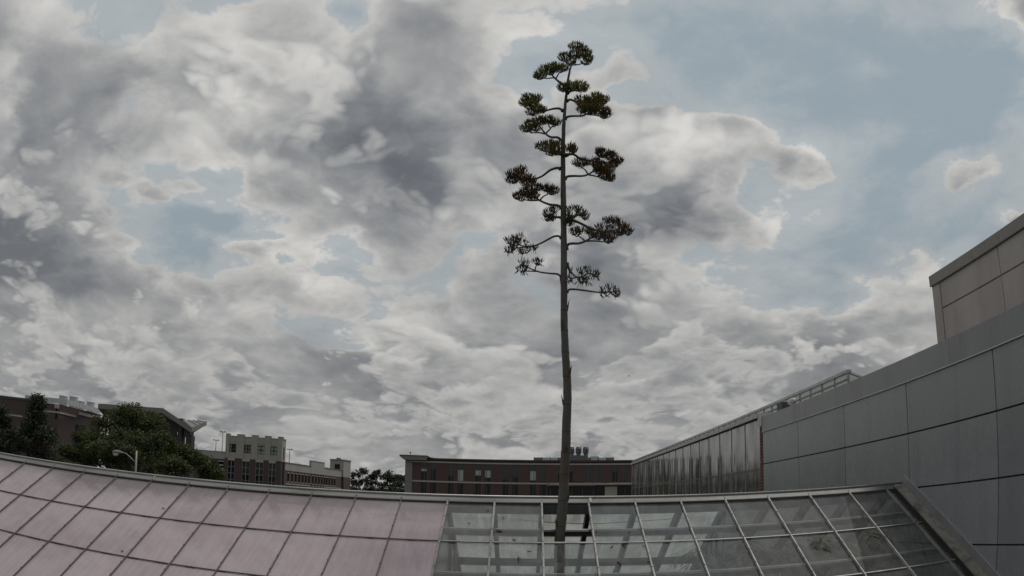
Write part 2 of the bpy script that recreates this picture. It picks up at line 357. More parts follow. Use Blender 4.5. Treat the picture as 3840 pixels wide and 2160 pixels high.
def frosted():
    "rose-tinted ribbed translucent sheet, cloudy, thinner towards its upper edge in places"
    m, T = newmat('rose_translucent_sheet')
    pos = T.n('ShaderNodeNewGeometry').outputs['Position']
    a = T.noise(T.v('MULTIPLY', pos, (.55, .9, .9)), 1.0, 6, 0.6).outputs[0]
    b = T.noise(T.v('MULTIPLY', pos, (16, 1.4, 1.4)), 1.0, 5, 0.65).outputs[0]
    c = T.noise(pos, 60, 3, 0.7).outputs[0]
    k = T.m('ADD', T.m('MULTIPLY', a, .5), T.m('ADD', T.m('MULTIPLY', b, .3), T.m('MULTIPLY', c, .2)))
    col = T.mix(T.sm(k, .38, .62), (.41,.335,.365,1), (.545,.465,.495,1))
    oi = T.n('ShaderNodeObjectInfo').outputs['Random']
    kk = T.m('MULTIPLY_ADD', T.m('SUBTRACT', oi, .5), .12, 1.0)
    col = T.v('MULTIPLY', col, T.n('ShaderNodeCombineXYZ', {0: kk, 1: kk, 2: kk}).outputs[0])
    df = T.n('ShaderNodeBsdfDiffuse', {0: col}).outputs[0]
    tl = T.n('ShaderNodeBsdfTranslucent', {0: col}).outputs[0]
    tr = T.n('ShaderNodeBsdfTransparent', {0: (.85,.78,.79,1)}).outputs[0]
    s1 = T.n('ShaderNodeMixShader', {0: .38, 1: df, 2: tl}).outputs[0]
    fog = T.m('ADD', T.m('SUBTRACT', E - .03, T.n('ShaderNodeSeparateXYZ', {0: pos}).outputs[2]), T.m('MULTIPLY', T.m('SUBTRACT', a, .5), .5))
    s2 = T.n('ShaderNodeMixShader', {0: T.m('MULTIPLY_ADD', T.sm(fog, .36, .02), .42, .10), 1: s1, 2: tr}).outputs[0]
    rib = T.n('ShaderNodeTexWave', {'Vector': pos, 'Scale': 14.0, 'Distortion': .6, 'Detail': 1.0}, bands_direction='X').outputs[1]
    nrm = T.n('ShaderNodeBump', {'Strength': .18, 'Distance': .004, 'Height': T.m('ADD', rib, T.m('MULTIPLY', c, .8))}).outputs[0]
    gl = T.n('ShaderNodeBsdfGlossy', {'Color': (1,1,1,1), 'Roughness': .24, 'Normal': nrm}).outputs[0]
    bf = T.n('ShaderNodeNewGeometry').outputs['Backfacing']
    fr = T.n('ShaderNodeFresnel', {'IOR': T.m('MULTIPLY_ADD', bf, 1/1.4 - 1.4, 1.4), 'Normal': nrm}).outputs[0]
    return finish(m, T, T.n('ShaderNodeMixShader', {0: T.m('MULTIPLY', fr, .9), 1: s2, 2: gl}).outputs[0])
M['rose'] = frosted()
def fiberglass():
    "grey-green fibreglass sheeting: algae runs, with reflected sky and tree line painted in"
    m, T = newmat('fibreglass_stains_painted_reflection')
    pos = T.n('ShaderNodeNewGeometry').outputs['Position']
    y = T.n('ShaderNodeSeparateXYZ', {0: pos})
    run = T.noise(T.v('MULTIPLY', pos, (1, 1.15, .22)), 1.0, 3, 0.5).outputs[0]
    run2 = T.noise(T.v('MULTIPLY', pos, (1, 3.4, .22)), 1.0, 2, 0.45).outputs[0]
    refl_grad = T.n('ShaderNodeMapRange', {0: y.outputs[2], 1: E + .1, 2: E + 1.9, 3: .22, 4: -.34}).outputs[0]  # painted reflection by height: pale sky above, dark tree line below
    k = T.sm(T.m('ADD', T.m('MULTIPLY_ADD', run, 1.15, refl_grad), T.m('MULTIPLY', T.m('SUBTRACT', run2, .5), .75)), .36, .62)
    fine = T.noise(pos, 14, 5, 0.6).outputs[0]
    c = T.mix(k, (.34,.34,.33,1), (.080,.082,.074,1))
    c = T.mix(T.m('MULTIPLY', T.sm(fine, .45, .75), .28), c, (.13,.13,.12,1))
    refl_streak = T.sm(T.noise(T.v('MULTIPLY', pos, (1, 2.6, .42)), 1.3, 1, 0.4).outputs[0], .60, .66)  # bright wavy streaks of mirrored sky, put into the base colour
    c = T.mix(T.m('MULTIPLY', refl_streak, .5), c, (.36,.36,.35,1))
    wav = T.noise(T.v('MULTIPLY', pos, (1, 2.2, .28)), 1.0, 2, 0.45).outputs[0]
    nrm = T.n('ShaderNodeBump', {'Strength': 1.0, 'Distance': .022, 'Height': wav}).outputs[0]
    p = T.n('ShaderNodeBsdfPrincipled', {'Base Color': c, 'Roughness': .07, 'Specular IOR Level': .9, 'Normal': nrm}).outputs[0]
    t = T.n('ShaderNodeBsdfTranslucent', {0: c}).outputs[0]
    return finish(m, T, T.n('ShaderNodeMixShader', {0: .10, 1: p, 2: t}).outputs[0])
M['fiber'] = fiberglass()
# ------------------------------------------------------------------ ground
g = MB(); g.quad((-3000,-3000,0),(3000,-3000,0),(3000,3000,0),(-3000,3000,0)); o = g.build('ground', M['ground']); o['kind'] = 'structure'
g = MB(); g.quad((-200,62,.004),(200,62,.004),(200,72,.004),(-200,72,.004)); o = g.build('road', M['asphalt']); o['kind'] = 'structure'
g = MB(); g.box(-200,200,61.7,62,0,.12); g.box(-200,200,72,72.3,0,.12); o = g.build('kerb', M['beige']); o['kind'] = 'structure'

# ------------------------------------------------------------------ the glasshouse in front
W = 0.61; X0 = -7.7117; GD = 10.4551; GZ = E - 0.028; SL = 0.4669; ROW = 1.0655
CS, SN = math.cos(SL), math.sin(SL)
XE = X0 + 21.5*W                          # where the roof meets the panel wall
def nr(x, L, off=0.0): return Vector((x, GD - L*CS - off*SN, GZ - L*SN + off*CS))       # near slope
def fr(x, L, off=0.0): return Vector((x, GD + L*CS + off*SN, GZ - L*SN + off*CS))       # far slope
I0, I1, NROW = -5, 21, 4
gh = thing('glasshouse', 'long low-pitched glasshouse with rose translucent sheets beside clear glass panes', 'greenhouse', (XE/2 + (X0 + I0*W)/2, GD, 0))
def slab(mb, f, x0, x1, L0, L1, o0, o1):
    mb.hexa([f(x0,L1,o0), f(x1,L1,o0), f(x1,L0,o0), f(x0,L0,o0), f(x0,L1,o1), f(x1,L1,o1), f(x1,L0,o1), f(x0,L0,o1)])
# panes: one shared mesh a kind
def pane_mesh(name, f, wid, m):
    mb = MB(); c = f(0, ROW/2, 0)
    mb.T = lambda x, y, z: (x - c.x, y - c.y, z - c.z)
    slab(mb, f, -wid/2, wid/2, .006, ROW - .006, -.016, -.010); me = mb.mesh(name); me.materials.append(m); me.materials.append(M['under'])
    me.polygons.foreach_set('material_index', [0 if i == 1 else 1 for i in range(6)]); return me
pm = {}
for side, f in (('n', nr), ('f', fr)):
    for k, m in (('rose', M['rose']), ('clear', M['clear'] if side == 'n' else M['farpane']), ('open', M['clear'])):
        for wid in (W - .006, W/2 - .006): pm[side, k, wid] = pane_mesh('pane', f, wid, m)
for side, f in (('n', nr), ('f', fr)):
    for i in range(I0, I1 + 1):
        half = i == I1
        wid = (W/2 if half else W) - .006
        xc = X0 + i*W + (W/4 if half else W/2)
        for r in range(NROW):
            if side == 'n' and i == 13 and r == 0: continue         # the pane taken out for the stalk
            k = 'rose' if i < 11 else 'clear'
            if side == 'f' and i >= 17: link('pane', pm['f', 'open', wid], gh, f(xc, (r + .5)*ROW, 0)); continue
            link('pane', pm[side, k, wid], gh, f(xc, (r + .5)*ROW, 0))
# glazing bars down the slope, one by one
bars = MB()
def bar_mesh(name, f, m, wd, ht):
    mb = MB(); Lb = NROW*ROW + .05
    slab(mb, f, -wd/2, wd/2, -.02, Lb, -.012, ht*.55)
    slab(mb, f, -wd*.30, wd*.30, -.02, Lb, ht*.55, ht)
    slab(mb, f, -wd*.6, wd*.6, .0, Lb, -.004, .003)
    t = .14
    while t < Lb:
        slab(mb, f, -.008, .008, t, t + .016, ht, ht + .007); t += .305
    me = mb.mesh(name); me.materials.append(m); return me
bm_rose = bar_mesh('glazing_bar', nr, M['bar_dark'], .015, .013); bm_clear = bar_mesh('glazing_bar', nr, M['bar'], .024, .026); bm_far = bar_mesh('glazing_bar', fr, M['bar_dark'], .03, .03)
for i in range(I0, I1 + 1):
    link('glazing_bar', bm_rose if i < 11 else bm_clear, gh, (X0 + i*W, 0, 0))
    link('glazing_bar', bm_far, gh, (X0 + i*W, 0, 0))
# horizontal joints
for f, nm in ((nr, 'near'), (fr, 'far')):
    for r in range(1, NROW + 1):
        for (a, b, m, hw, ht) in ((X0 + I0*W, X0 + 11*W, M['bar_dark'], .005, .009), (X0 + 11*W, XE, M['bar'], .010, .008)):
            mb = MB()
            if nm == 'near' and r == 1 and a > X0:
                slab(mb, f, a, X0 + 13*W, r*ROW - hw, r*ROW + hw, -.006, ht); slab(mb, f, X0 + 14*W, b, r*ROW - hw, r*ROW + hw, -.006, ht); slab(mb, f, X0 + 13*W, X0 + 14*W, r*ROW - .02, r*ROW + hw, -.006, ht)
            else: slab(mb, f, a, b, r*ROW - hw, r*ROW + hw, -.006, ht)
            mb.build('cross_bar', m, gh)
# ridge: sloping fascia boards, roll on top, straps at the joints
xa, xb = X0 + I0*W, XE
CT = GZ + .112; CY = .045
mb = MB()
for s_ in (-1, 1):
    y0 = GD + s_*.012; y1 = GD + s_*CY
prof = [(-.022, -.004), (-.020, .012), (-.014, .016), (CY-.006, .066), (CY+.006, .074), (CY+.02, .066), (2*CY+.09, .014), (2*CY+.10, -.012)]
mb.prism([(xa, GD + y, GZ + z) for y, z in prof], (xb - xa, 0, 0)); capo = mb.build('ridge_cap', M['cap'], gh)
mb = MB(); mb.tube([(xa, GD + CY, GZ + .081), (xb, GD + CY, GZ + .081)], .014, 10); mb.build('ridge_roll', M['cap_bright'], gh, True)
mb = MB(); slab(mb, nr, xa, xb, .012, .028, .0, .018); mb.build('ridge_trim', M['bar_dark'], gh)
for i in (4, 14):
    mb = MB(); x = X0 + i*W + .012
    mb.prism([(x, GD + y - .006, GZ + z + .006) for y, z in prof[:5]] + [(x, GD + CY, GZ + .04)], (.028, 0, 0)); mb.build('ridge_strap', M['bar'], gh)
mb = MB(); mb.box(xa, xb, GD - .03, GD + .03, GZ - .15, GZ - .02); mb.build('ridge_beam', M['steel'], gh)
# inside frame: rafters under both slopes, purlins, tie
rf = MB(); slab(rf, fr, -.030, .030, .10, NROW*ROW, -.135, -.022); rf_me = rf.mesh('rafter'); rf_me.materials.append(M['steel'])
for i in range(I0, I1 + 1):
    link('rafter', rf_me, gh, (X0 + i*W + .0, 0, 0))
for L in (.645, 1.70, 2.76):
    mb = MB(); slab(mb, nr, X0 + 11*W, XE, L - .004, L + .030, -.125, -.055); mb.build('purlin', M['steel'], gh)
    mb = MB(); slab(mb, nr, X0 + 11*W, XE, L - .026, L - .004, -.072, -.050); mb.build('purlin_flange', M['purlin'], gh)
for L in (1.58, 2.9):
    mb = MB(); slab(mb, fr, X0 + 11*W, XE, L, L + .16, -.20, -.14); mb.build('purlin', M['steel'], gh)
# frosted partition between the two houses
xp = X0 + 11*W - .02
mb = MB(); mb.prism([nr(xp, .1, -.16), nr(xp, NROW*ROW, -.16), (xp, GD - NROW*ROW*CS, 0.02), (xp, GD + NROW*ROW*CS, 0.02), fr(xp, NROW*ROW, -.14), fr(xp, .1, -.14)], (.012, 0, 0))
M['partition'] = glass_mat('partition_sheet', haze=.75, hazecol=(.10,.10,.10), blotch=.4, rough=.3, thru=.5); mb.build('partition', M['partition'], gh)
for k, yo in enumerate((.35, 1.15, 1.95)):
    mb = MB(); mb.box(xp + .012, xp + .05, GD + yo, GD + yo + .05, 0.1, GZ - yo*.5 - .15); mb.build('partition_post', M['steel'], gh)
xp2 = X0 + 17*W
mb = MB(); mb.prism([fr(xp2, .1, -.14), fr(xp2, 2.2, -.14), (xp2, GD + 1.0, 2.2), (xp2, GD + .25, 2.6)], (.012, 0, 0)); mb.build('partition', M['partition'], gh)
for yo in (.45, .75, 1.05):
    mb = MB(); mb.box(xp2 - .02, xp2 + .02, GD + yo, GD + yo + .04, 1.2, GZ - yo*.5 - .15); mb.build('partition_post', M['steel'], gh)
# side walls and eaves
for s_ in (-1, 1):
    ye = GD + s_*NROW*ROW*CS; ze = GZ - NROW*ROW*SN
    mb = MB(); mb.box(xa, xb, ye - .04, ye + .04, ze - .10, ze + .0); mb.build('eave_gutter', M['cap'], gh)
    mb = MB(); mb.box(xa, xb, ye - .10, ye + .10, 0, .75); mb.build('base_wall', M['concrete'], gh)
    for i in range(I0, I1 + 1, 2):
        mb = MB(); mb.box(X0 + i*W - .03, X0 + i*W + .03, ye - .03, ye + .03, .75, ze - .10); mb.build('post', M['steel'], gh)
    mb = MB(); mb.box(xa, xb, ye - .004, ye + .004, .75, ze - .1); mb.build('side_glazing', M['clear'] if s_ < 0 else M['farpane'], gh)
mb = MB(); mb.prism([nr(xa, 0, -.02), nr(xa, NROW*ROW, -.02), (xa, GD - NROW*ROW*CS, 0.0), (xa, GD + NROW*ROW*CS, 0.0), fr(xa, NROW*ROW, -.02)], (-.01, 0, 0)); mb.build('gable', M['rose'], gh)
# curb and flashing where the roof runs into the panel wall
mb = MB(); slab(mb, nr, XE - .185, XE - .10, -.02, NROW*ROW + .1, -.10, .026); slab(mb, nr, XE - .205, XE - .175, .0, NROW*ROW, -.1, .010); mb.build('rake_edge', M['joint'], gh)
mb = MB(); slab(mb, nr, XE - .165, XE - .006, -.03, NROW*ROW + .12, .031, .058); mb.build('rake_curb', M['curb'], gh)
mb = MB(); slab(mb, nr, XE - .016, XE - .002, -.05, NROW*ROW + .15, .05, .185); mb.build('wall_flashing', M['flash'], gh)
mb = MB(); slab(mb, nr, XE - .020, XE - .001, -.05, NROW*ROW + .15, .185, .195); mb.build('flashing_edge', M['trim'], gh)
# a slack cable across the clear part
cab = [(1490, 1290.5), (1300, 1293), (1140, 1288)]
mb = MB(); A = [at(1139, 1287, 10.9), at(1255, 1303, 10.9), at(1362, 1313, 10.9), at(1480, 1319, 10.9), at(1600, 1312, 10.9), at(1750, 1301, 10.9), at(1900, 1290, 10.9)]
mb.tube(A, .0045, 5); mb.build('cable', M['steel'], gh)

# ------------------------------------------------------------------ panel-clad building on the right
WK = XE/3.38439
YJ = [YJ0*WK for YJ0 in (9.49503, 7.97026, 6.44922, 4.91089)]
PW = (YJ[0] - YJ[3])/3
ZP, Z1, Z2, Z3, Z4 = [E + z*WK for z in (1.14114, .92509, .46705, -.02306, -.51667)]
PH = Z2 - Z3
pb = thing('panel_building', 'dark grey building clad in large flat metal panels with black joints', 'building', (XE + 3, 9, 0))
ye0, ye1 = 17.62, YJ[3] - 4*PW
mb = MB(); mb.box(XE + .03, XE + 14, ye1, ye0, 0, ZP - .06); mb.build('backing_wall', M['joint'], pb)
ys = [ye0] + [YJ[0] - k*PW for k in range(0, 8)]
zs = [Z1, Z2, Z3, Z4, Z4 - PH, Z4 - 2*PH]
G = .0085
panels = {}
for a, b in zip(ys, ys[1:]):
    for t_, u_ in zip(zs, zs[1:]):
        key = (round(a - b, 3), round(t_ - u_, 3))
        if key not in panels:
            mb = MB(); hy, hz = (a - b)/2 - G, (t_ - u_)/2 - G
            mb.add([(0,-hy,-hz),(0,hy,-hz),(0,hy,hz),(0,-hy,hz),(-.022,-hy+.003,-hz+.003),(-.022,hy-.003,-hz+.003),(-.022,hy-.003,hz-.003),(-.022,-hy+.003,hz-.003)],
                   [(0,1,2,3),(4,7,6,5),(0,4,5,1),(1,5,6,2),(2,6,7,3),(3,7,4,0)])
            panels[key] = mb.mesh('panel'); panels[key].materials.append(M['panel'])
        link('panel', panels[key], pb, (XE + .026, (a + b)/2, (t_ + u_)/2))
mb = MB(); mb.box(XE + .01, XE + .05, ye1, ye0, 0, zs[-1] - G); mb.build('plinth', M['concrete'], pb)
# parapet flashing in lengths, drip edge below
fl = [ye0] + [14.98 - 3.05*k for k in range(0, 6)]
for a, b in zip(fl, fl[1:]):
    mb = MB(); mb.box(XE - .012, XE + .30, b + .003, a - .003, Z1 + .012, ZP); mb.build('parapet_flashing', M['flash'], pb)
mb = MB(); mb.box(XE - .024, XE + .02, ye1, ye0, Z1 - .006, Z1 + .010); mb.build('drip_edge', M['trim'], pb)
# brick return at the far end, brick by brick
bp = MB(); bp.box(XE + .02, XE + 1.2, ye0 + .008, ye0 + .26, 0, ZP - .20); bpo = bp.build('brick_pier', M['mortar'], pb)
bmq = MB().box(-.012, .012, -.052, .052, -.0285, .0285); bme = bmq.mesh('brick'); bme.materials.append(M['brick'])
bms = MB().box(-.012, .012, -.024, .024, -.0285, .0285); bse = bms.mesh('brick'); bse.materials.append(M['brick'])
z = E - .2; r = 0
while z < ZP - .25:
    if r % 2 == 0: lay = ((.068, bme), (.186, bme))
    else: lay = ((.038, bse), (.127, bme), (.216, bse))
    for yo, me in lay: link('brick', me, bpo, (XE + .02 - .004 + RNG.uniform(-.002, .002), ye0 + .008 + yo, z))
    z += .0735; r += 1
mb = MB(); mb.box(XE - .03, XE + .55, ye0 - .02, ye0 + .27, ZP - .20, ZP + .10); mb.build('pier_cap', M['whitemetal'], pb)

# ------------------------------------------------------------------ concrete block set back on top
XC = XE + 2.2
c0 = atx(2342, 695, XC)
cb = thing('concrete_block_building', 'tan concrete upper storey with stone coping rising behind the dark panel wall', 'building', (XC + 3, c0.y - 4, 0))
zt = c0.z; yb = c0.y; ybn = c0.y - 12
mb = MB(); mb.box(XC + .03, XC + 8, ybn, yb, 0, zt - .1); mb.build('core_wall', M['concrete'], cb)
jv = atx(2510, 640, XC).y; zj = atx(2364, 779, XC).z; zc = zt - .21
cols = [yb - .30, jv, jv - (yb - .30 - jv), jv - 2*(yb - .30 - jv), ybn]
for a, b in zip(cols, cols[1:]):
    for z0, z1 in ((zj + .012, zc), (zj - 1.85, zj - .012), (zj - 3.8, zj - 1.874)):
        mb = MB(); mb.box(XC, XC + .06, b + .009, a - .009, z0, z1); bevel(mb.build('concrete_panel', M['concrete'], cb), .008)
mb = MB(); mb.box(XC - .012, XC + .06, yb - .29, yb + .01, 0, zc); bevel(mb.build('corner_pilaster', M['concrete'], cb), .01)
y = yb + .03; k = 0
while y > ybn:
    ln = (.95, .12)[k % 2] if k else 1.6
    mb = MB(); mb.box(XC - .05, XC + .4, y - ln + .004, y, zc + .004, zt); bevel(mb.build('coping_stone', M['coping'], cb), .01); y -= ln; k += 1

# ------------------------------------------------------------------ fibreglass-sided greenhouse beyond
fg = thing('fibreglass_greenhouse', 'long greenhouse walled with stained and reflective grey fibreglass sheets beyond the brick pier', 'greenhouse', (7.7, 29, 0))
FX = XE + .05; FY0, FY1 = 17.91, 40.7; FZ = atx(1905, 1052, FX).z
RXX, RZZ = 7.75, None
rg = atx(2133, 936, RXX); RZZ = rg.z; RY0 = rg.y
n = 17; ln = (FY1 - FY0)/n; sheet = {}
mb = MB(); hz = (FZ - .06)/2
vs = [];
for k in range(13):
    yy = -ln/2 + .012 + (ln - .024)*k/12; xx = .006*math.sin(k*math.pi/6)
    vs += [(xx, yy, -hz), (xx, yy, hz)]
mb.add(vs, [(2*k, 2*k+1, 2*k+3, 2*k+2) for k in range(12)])
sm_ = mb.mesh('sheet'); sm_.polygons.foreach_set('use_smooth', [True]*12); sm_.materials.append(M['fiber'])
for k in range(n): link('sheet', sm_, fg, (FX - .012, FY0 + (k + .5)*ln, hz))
bt = MB().box(-.022, .0, -.008, .008, 0, FZ - .02); bt_me = bt.mesh('batten'); bt_me.materials.append(M['cap_bright'])
for k in range(n + 1): link('batten', bt_me, fg, (FX - .006, FY0 + k*ln, 0))
mb = MB(); mb.box(FX - .024, FX, FY0, FY1, E + .62, E + .66); mb.build('girt', M['bar_dark'], fg)
mb = MB(); mb.box(FX + .03, FX + .08, FY0, FY1, 0, FZ); mb.build('inner_lining', M['steel'], fg)
mb = MB(); mb.box(FX - .09, FX + .06, FY0 - .02, FY1, FZ - .02, FZ + .075); mb.build('eave_gutter', M['cap_bright'], fg)
ZLOW = FZ + .22
mb = MB(); mb.hexa([(FX, FY0, FZ + .05), (RXX, FY0, ZLOW), (RXX, FY1, ZLOW), (FX, FY1, FZ + .05), (FX, FY0, FZ + .065), (RXX, FY0, ZLOW + .015), (RXX, FY1, ZLOW + .015), (FX, FY1, FZ + .065)]); mb.build('low_roof', M['fgpane'], fg)
FY2 = 57.5; nb = 44; cl = (FY2 - RY0)/nb
pmb = MB(); hz2 = (RZZ - .02 - ZLOW)/2; pmb.box(-.004, .004, -cl/2 + .02, cl/2 - .02, -hz2, hz2); pme = pmb.mesh('clerestory_pane'); pme.materials.append(M['under']); pme.materials.append(M['farpane'])
pme.polygons.foreach_set('material_index', [1 if i == 5 else 0 for i in range(6)])
for k in range(nb): link('clerestory_pane', pme, fg, (RXX, RY0 + (k + .5)*cl, ZLOW + hz2))
for k in range(nb + 1):
    y = RY0 + cl*k; mb = MB(); mb.box(RXX - .03, RXX + .03, y - .022, y + .022, ZLOW, RZZ); mb.build('mullion', M['cap_bright'], fg)
mb = MB(); mb.hexa([(RXX, RY0, RZZ - .03), (RXX + 2.6, RY0, FZ + .05), (RXX + 2.6, FY2, FZ + .05), (RXX, FY2, RZZ - .03), (RXX, RY0, RZZ - .015), (RXX + 2.6, RY0, FZ + .065), (RXX + 2.6, FY2, FZ + .065), (RXX, FY2, RZZ - .015)])
ro = mb.build('roof_glazing', M['clear'], fg); ro.data.materials.append(M['under']); ro.data.polygons.foreach_set('material_index', [0 if i == 1 else 1 for i in range(6)])
mb = MB(); mb.tube([(RXX, RY0, RZZ), (RXX + 2.6, RY0, FZ + .075)], .035, 4); mb.build('gable_bar', M['cap_bright'], fg)
mb = MB(); mb.box(RXX - .07, RXX + .07, RY0 - .06, FY2, RZZ - .02, RZZ + .05); mb.build('ridge_cap', M['cap_bright'], fg)
mb = MB(); mb.box(RXX - .05, RXX - .03, RY0, FY2, RZZ - .20, RZZ - .16); mb.build('clerestory_rail', M['cap'], fg)
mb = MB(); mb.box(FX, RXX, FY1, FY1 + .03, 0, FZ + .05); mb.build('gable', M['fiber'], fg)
mb = MB(); mb.box(RXX, RXX + .05, FY1, FY2, 0, ZLOW); mb.build('rear_wall', M['fgpane'], fg)
mb = MB(); mb.prism([(RXX, FY2, 0), (RXX + 2.6, FY2, 0), (RXX + 2.6, FY2, FZ + .05), (RXX, FY2, RZZ - .03)], (0, .03, 0)); mb.build('gable', M['fgpane'], fg)
# blower housing on the corner
vd = thing('roof_blower', 'small dark blower housing with pale round cowl at the gutter end', 'vent', atx(1978, 1012, XE + .9))
p = atx(1972, 1018, XE + .9); q2 = atx(1994, 1010, XE + .9)
mb = MB(); mb.box(p.x - .12, p.x + .12, p.y - .22, p.y + .22, ZP - .1, p.z + .05); bevel(mb.build('housing', M['steel'], vd), .02)
mb = MB(); mb.tube([(q2.x, q2.y + .18, q2.z), (q2.x, q2.y + .05, q2.z), (q2.x, q2.y - .12, q2.z)], [.07, .085, .07], 14); mb.build('cowl', M['whitemetal'], vd, True)
mb = MB(); mb.box(p.x - .05, p.x + .05, p.y - .04, p.y + .04, ZP - .12, p.z - .2); mb.build('stand', M['steel'], vd)
# ------------------------------------------------------------------ facades with real openings
def facade(mb, x0, x1, z0, z1, holes, depth=.3):
    "front sheet at local y = 0 with openings and their reveals; holes = (x0, x1, z0, z1)"
    xs = sorted({x0, x1} | {h[0] for h in holes} | {h[1] for h in holes}); zs = sorted({z0, z1} | {h[2] for h in holes} | {h[3] for h in holes})
    xs = [x for x in xs if x0 <= x <= x1]; zs = [z for z in zs if z0 <= z <= z1]
    for a, b in zip(xs, xs[1:]):
        run = None
        for c, d in zip(zs, zs[1:]):
            mx, mz = (a+b)/2, (c+d)/2
            hole = any(h[0] < mx < h[1] and h[2] < mz < h[3] for h in holes)
            if not hole: run = (run[0], d) if run else (c, d)
            if hole or d == zs[-1]:
                if run: mb.quad((a,0,run[0]),(b,0,run[0]),(b,0,run[1]),(a,0,run[1]))
                run = None
    for (a, b, c, d) in holes:
        mb.quad((a,0,c),(a,0,d),(a,depth,d),(a,depth,c)); mb.quad((b,0,c),(b,depth,c),(b,depth,d),(b,0,d))
        mb.quad((a,0,c),(a,depth,c),(b,depth,c),(b,0,c)); mb.quad((a,0,d),(b,0,d),(b,depth,d),(a,depth,d))
def rail(mb, a, b, c, d, y0, y1, w):
    mb.box(a, a+w, y0, y1, c, d); mb.box(b-w, b, y0, y1, c, d); mb.box(a+w, b-w, y0, y1, c, c+w); mb.box(a+w, b-w, y0, y1, d-w, d)

# ------------------------------------------------------------------ brick laboratory building straight ahead
LY = 150.0
def lx(full_u, v=1180): return at(full_u*2576/3840, v, LY).x
ZR = at(1300, 1157.4, LY).z; ZB1 = at(1300, 1169.0, LY).z; ZB1t = at(1300, 1165.4, LY).z; ZB2t = at(1300, 1214.6, LY).z; ZB2 = at(1300, 1218.4, LY).z
lb = thing('brick_building', 'low red brick building with paired tall windows and flat roof behind the stalk', 'building', (0, LY + 8, 0))
xl = lx(1519); xbk = lx(1546); xr = lx(2520); xcan = lx(2052)
pairs = []
per = (lx(2295) - lx(1577.5))/7 - .0
for i in range(10):
    xa_ = lx(1577.5) + i*per; pairs += [(xa_, xa_ + 1.17), (xa_ + 1.83, xa_ + 3.0)]
pairs = [p for p in pairs if p[1] < xr - .3]
mb = MB(lambda x, y, z: (x, LY + y, z))
hol = [(a, b, ZB2t + .02, ZB1 - .02) for a, b in pairs]
hol += [(a, b, .9, ZB2 - .02) for a, b in pairs if b < xcan]
facade(mb, xbk, xr, 0, ZR - .25, hol, .35)
mb.build('brick_wall', M['brickwall'], lb)
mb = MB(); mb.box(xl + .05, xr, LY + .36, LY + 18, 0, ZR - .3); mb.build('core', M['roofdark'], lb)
mb = MB(); mb.box(xl, xbk, LY - .12, LY + 18, 0, ZR + .1); mb.build('corner_pier', M['greypier'], lb)
for zj_ in (ZB2, ZB1):
    mb = MB(); mb.box(xl - .02, xbk + .01, LY - .14, LY + 3, zj_ - .06, zj_); mb.build('pier_joint', M['winframe'], lb)
mb = MB(); mb.box(xbk, xr, LY - .10, LY + .3, ZB1, ZB1t); mb.build('stone_band', M['band'], lb)
mb = MB(); mb.box(xbk, xcan + 1, LY - .10, LY + .3, ZB2, ZB2t); mb.build('stone_band', M['band'], lb)
mb = MB(); mb.box(xbk - .2, xr, LY - .35, LY + 18, ZR - .25, ZR + .02); mb.build('roof_edge', M['roofdark'], lb)
za = at(1020, 1147, LY).z
mb = MB(); mb.prism([(xl - 1.15, LY - .8, za - .05), (xl - .2, LY - .8, za - .75), (xl + 4.1, LY - .8, za - .75), (xl + 4.1, LY - .8, za + .0), (xl - .6, LY - .8, za + .12)], (0, 12, 0)); mb.build('roof_overhang', M['greypier'], lb)
mb = MB(); mb.box(xl - 1.0, xl + 4.2, LY - .9, LY + 12, za + .02, za + .16); mb.box(xl + 4.2, xl + 5.3, LY - .6, LY + 10, ZR + .02, za - .2); mb.build('roof_slab', M['roofdark'], lb)
mb = MB(); mb.tube([(xl + .9, LY, za + .1), (xl + .9, LY, za + .8)], .06, 6); mb.box(xl + .78, xl + 1.02, LY - .1, LY + .1, za + .55, za + .75); mb.build('roof_vent', M['roofdark'], lb)
gm = [M['glassgreen'], M['glassdark'], M['glassdark']]
R2 = random.Random(5)
for j, (a, b, c, d) in enumerate(hol):
    up = c > ZB2
    fm = MB(lambda x, y, z: (x, LY + y, z)); rail(fm, a, b, c, d, .10, .22, .06)
    mv = a + (b - a)*(.62 if j % 2 == 0 else .30); fm.box(mv - .03, mv + .03, .11, .21, c + .06, d - .06)
    if up: zt_ = d - (d - c)*.34; fm.box(a + .06, b - .06, .11, .21, zt_ - .03, zt_ + .03)
    win = fm.build('window', M['winframe'], lb)
    if up:
        pn = MB(lambda x, y, z: (x, LY + y, z)).box(a + .05, b - .05, .17, .18, zt_, d - .05); pn.build('spandrel_pane', M['glassgreen'], win)
        pn = MB(lambda x, y, z: (x, LY + y, z)).box(a + .05, b - .05, .17, .18, c + .05, zt_); pn.build('pane', M['glassdark'], win)
        drop = [.22, .0, .55, .95, .45, .62, .75, .5, .8, .9][j % 10] if j < 12 else R2.choice([0, .9, .95, .85])
        if drop > .1:
            h_ = (zt_ - c)*drop
            pn = MB(lambda x, y, z: (x, LY + y, z)).box(a + .07, b - .07, .158, .166, zt_ - h_, zt_ - .03); pn.build('blind', M['blind'] if j % 5 in (0, 3, 4) and j < 9 else M['glassgreen'], win)
    else:
        pn = MB(lambda x, y, z: (x, LY + y, z)).box(a + .05, b - .05, .17, .18, c + .05, d - .05); pn.build('pane', M['glassdark'], win)
    if up and a > xcan:
        MB(lambda x, y, z: (x, LY + y, z)).box(a - .05, b + .05, -.06, .1, c - .12, c + .02).build('sill', M['band'], win)
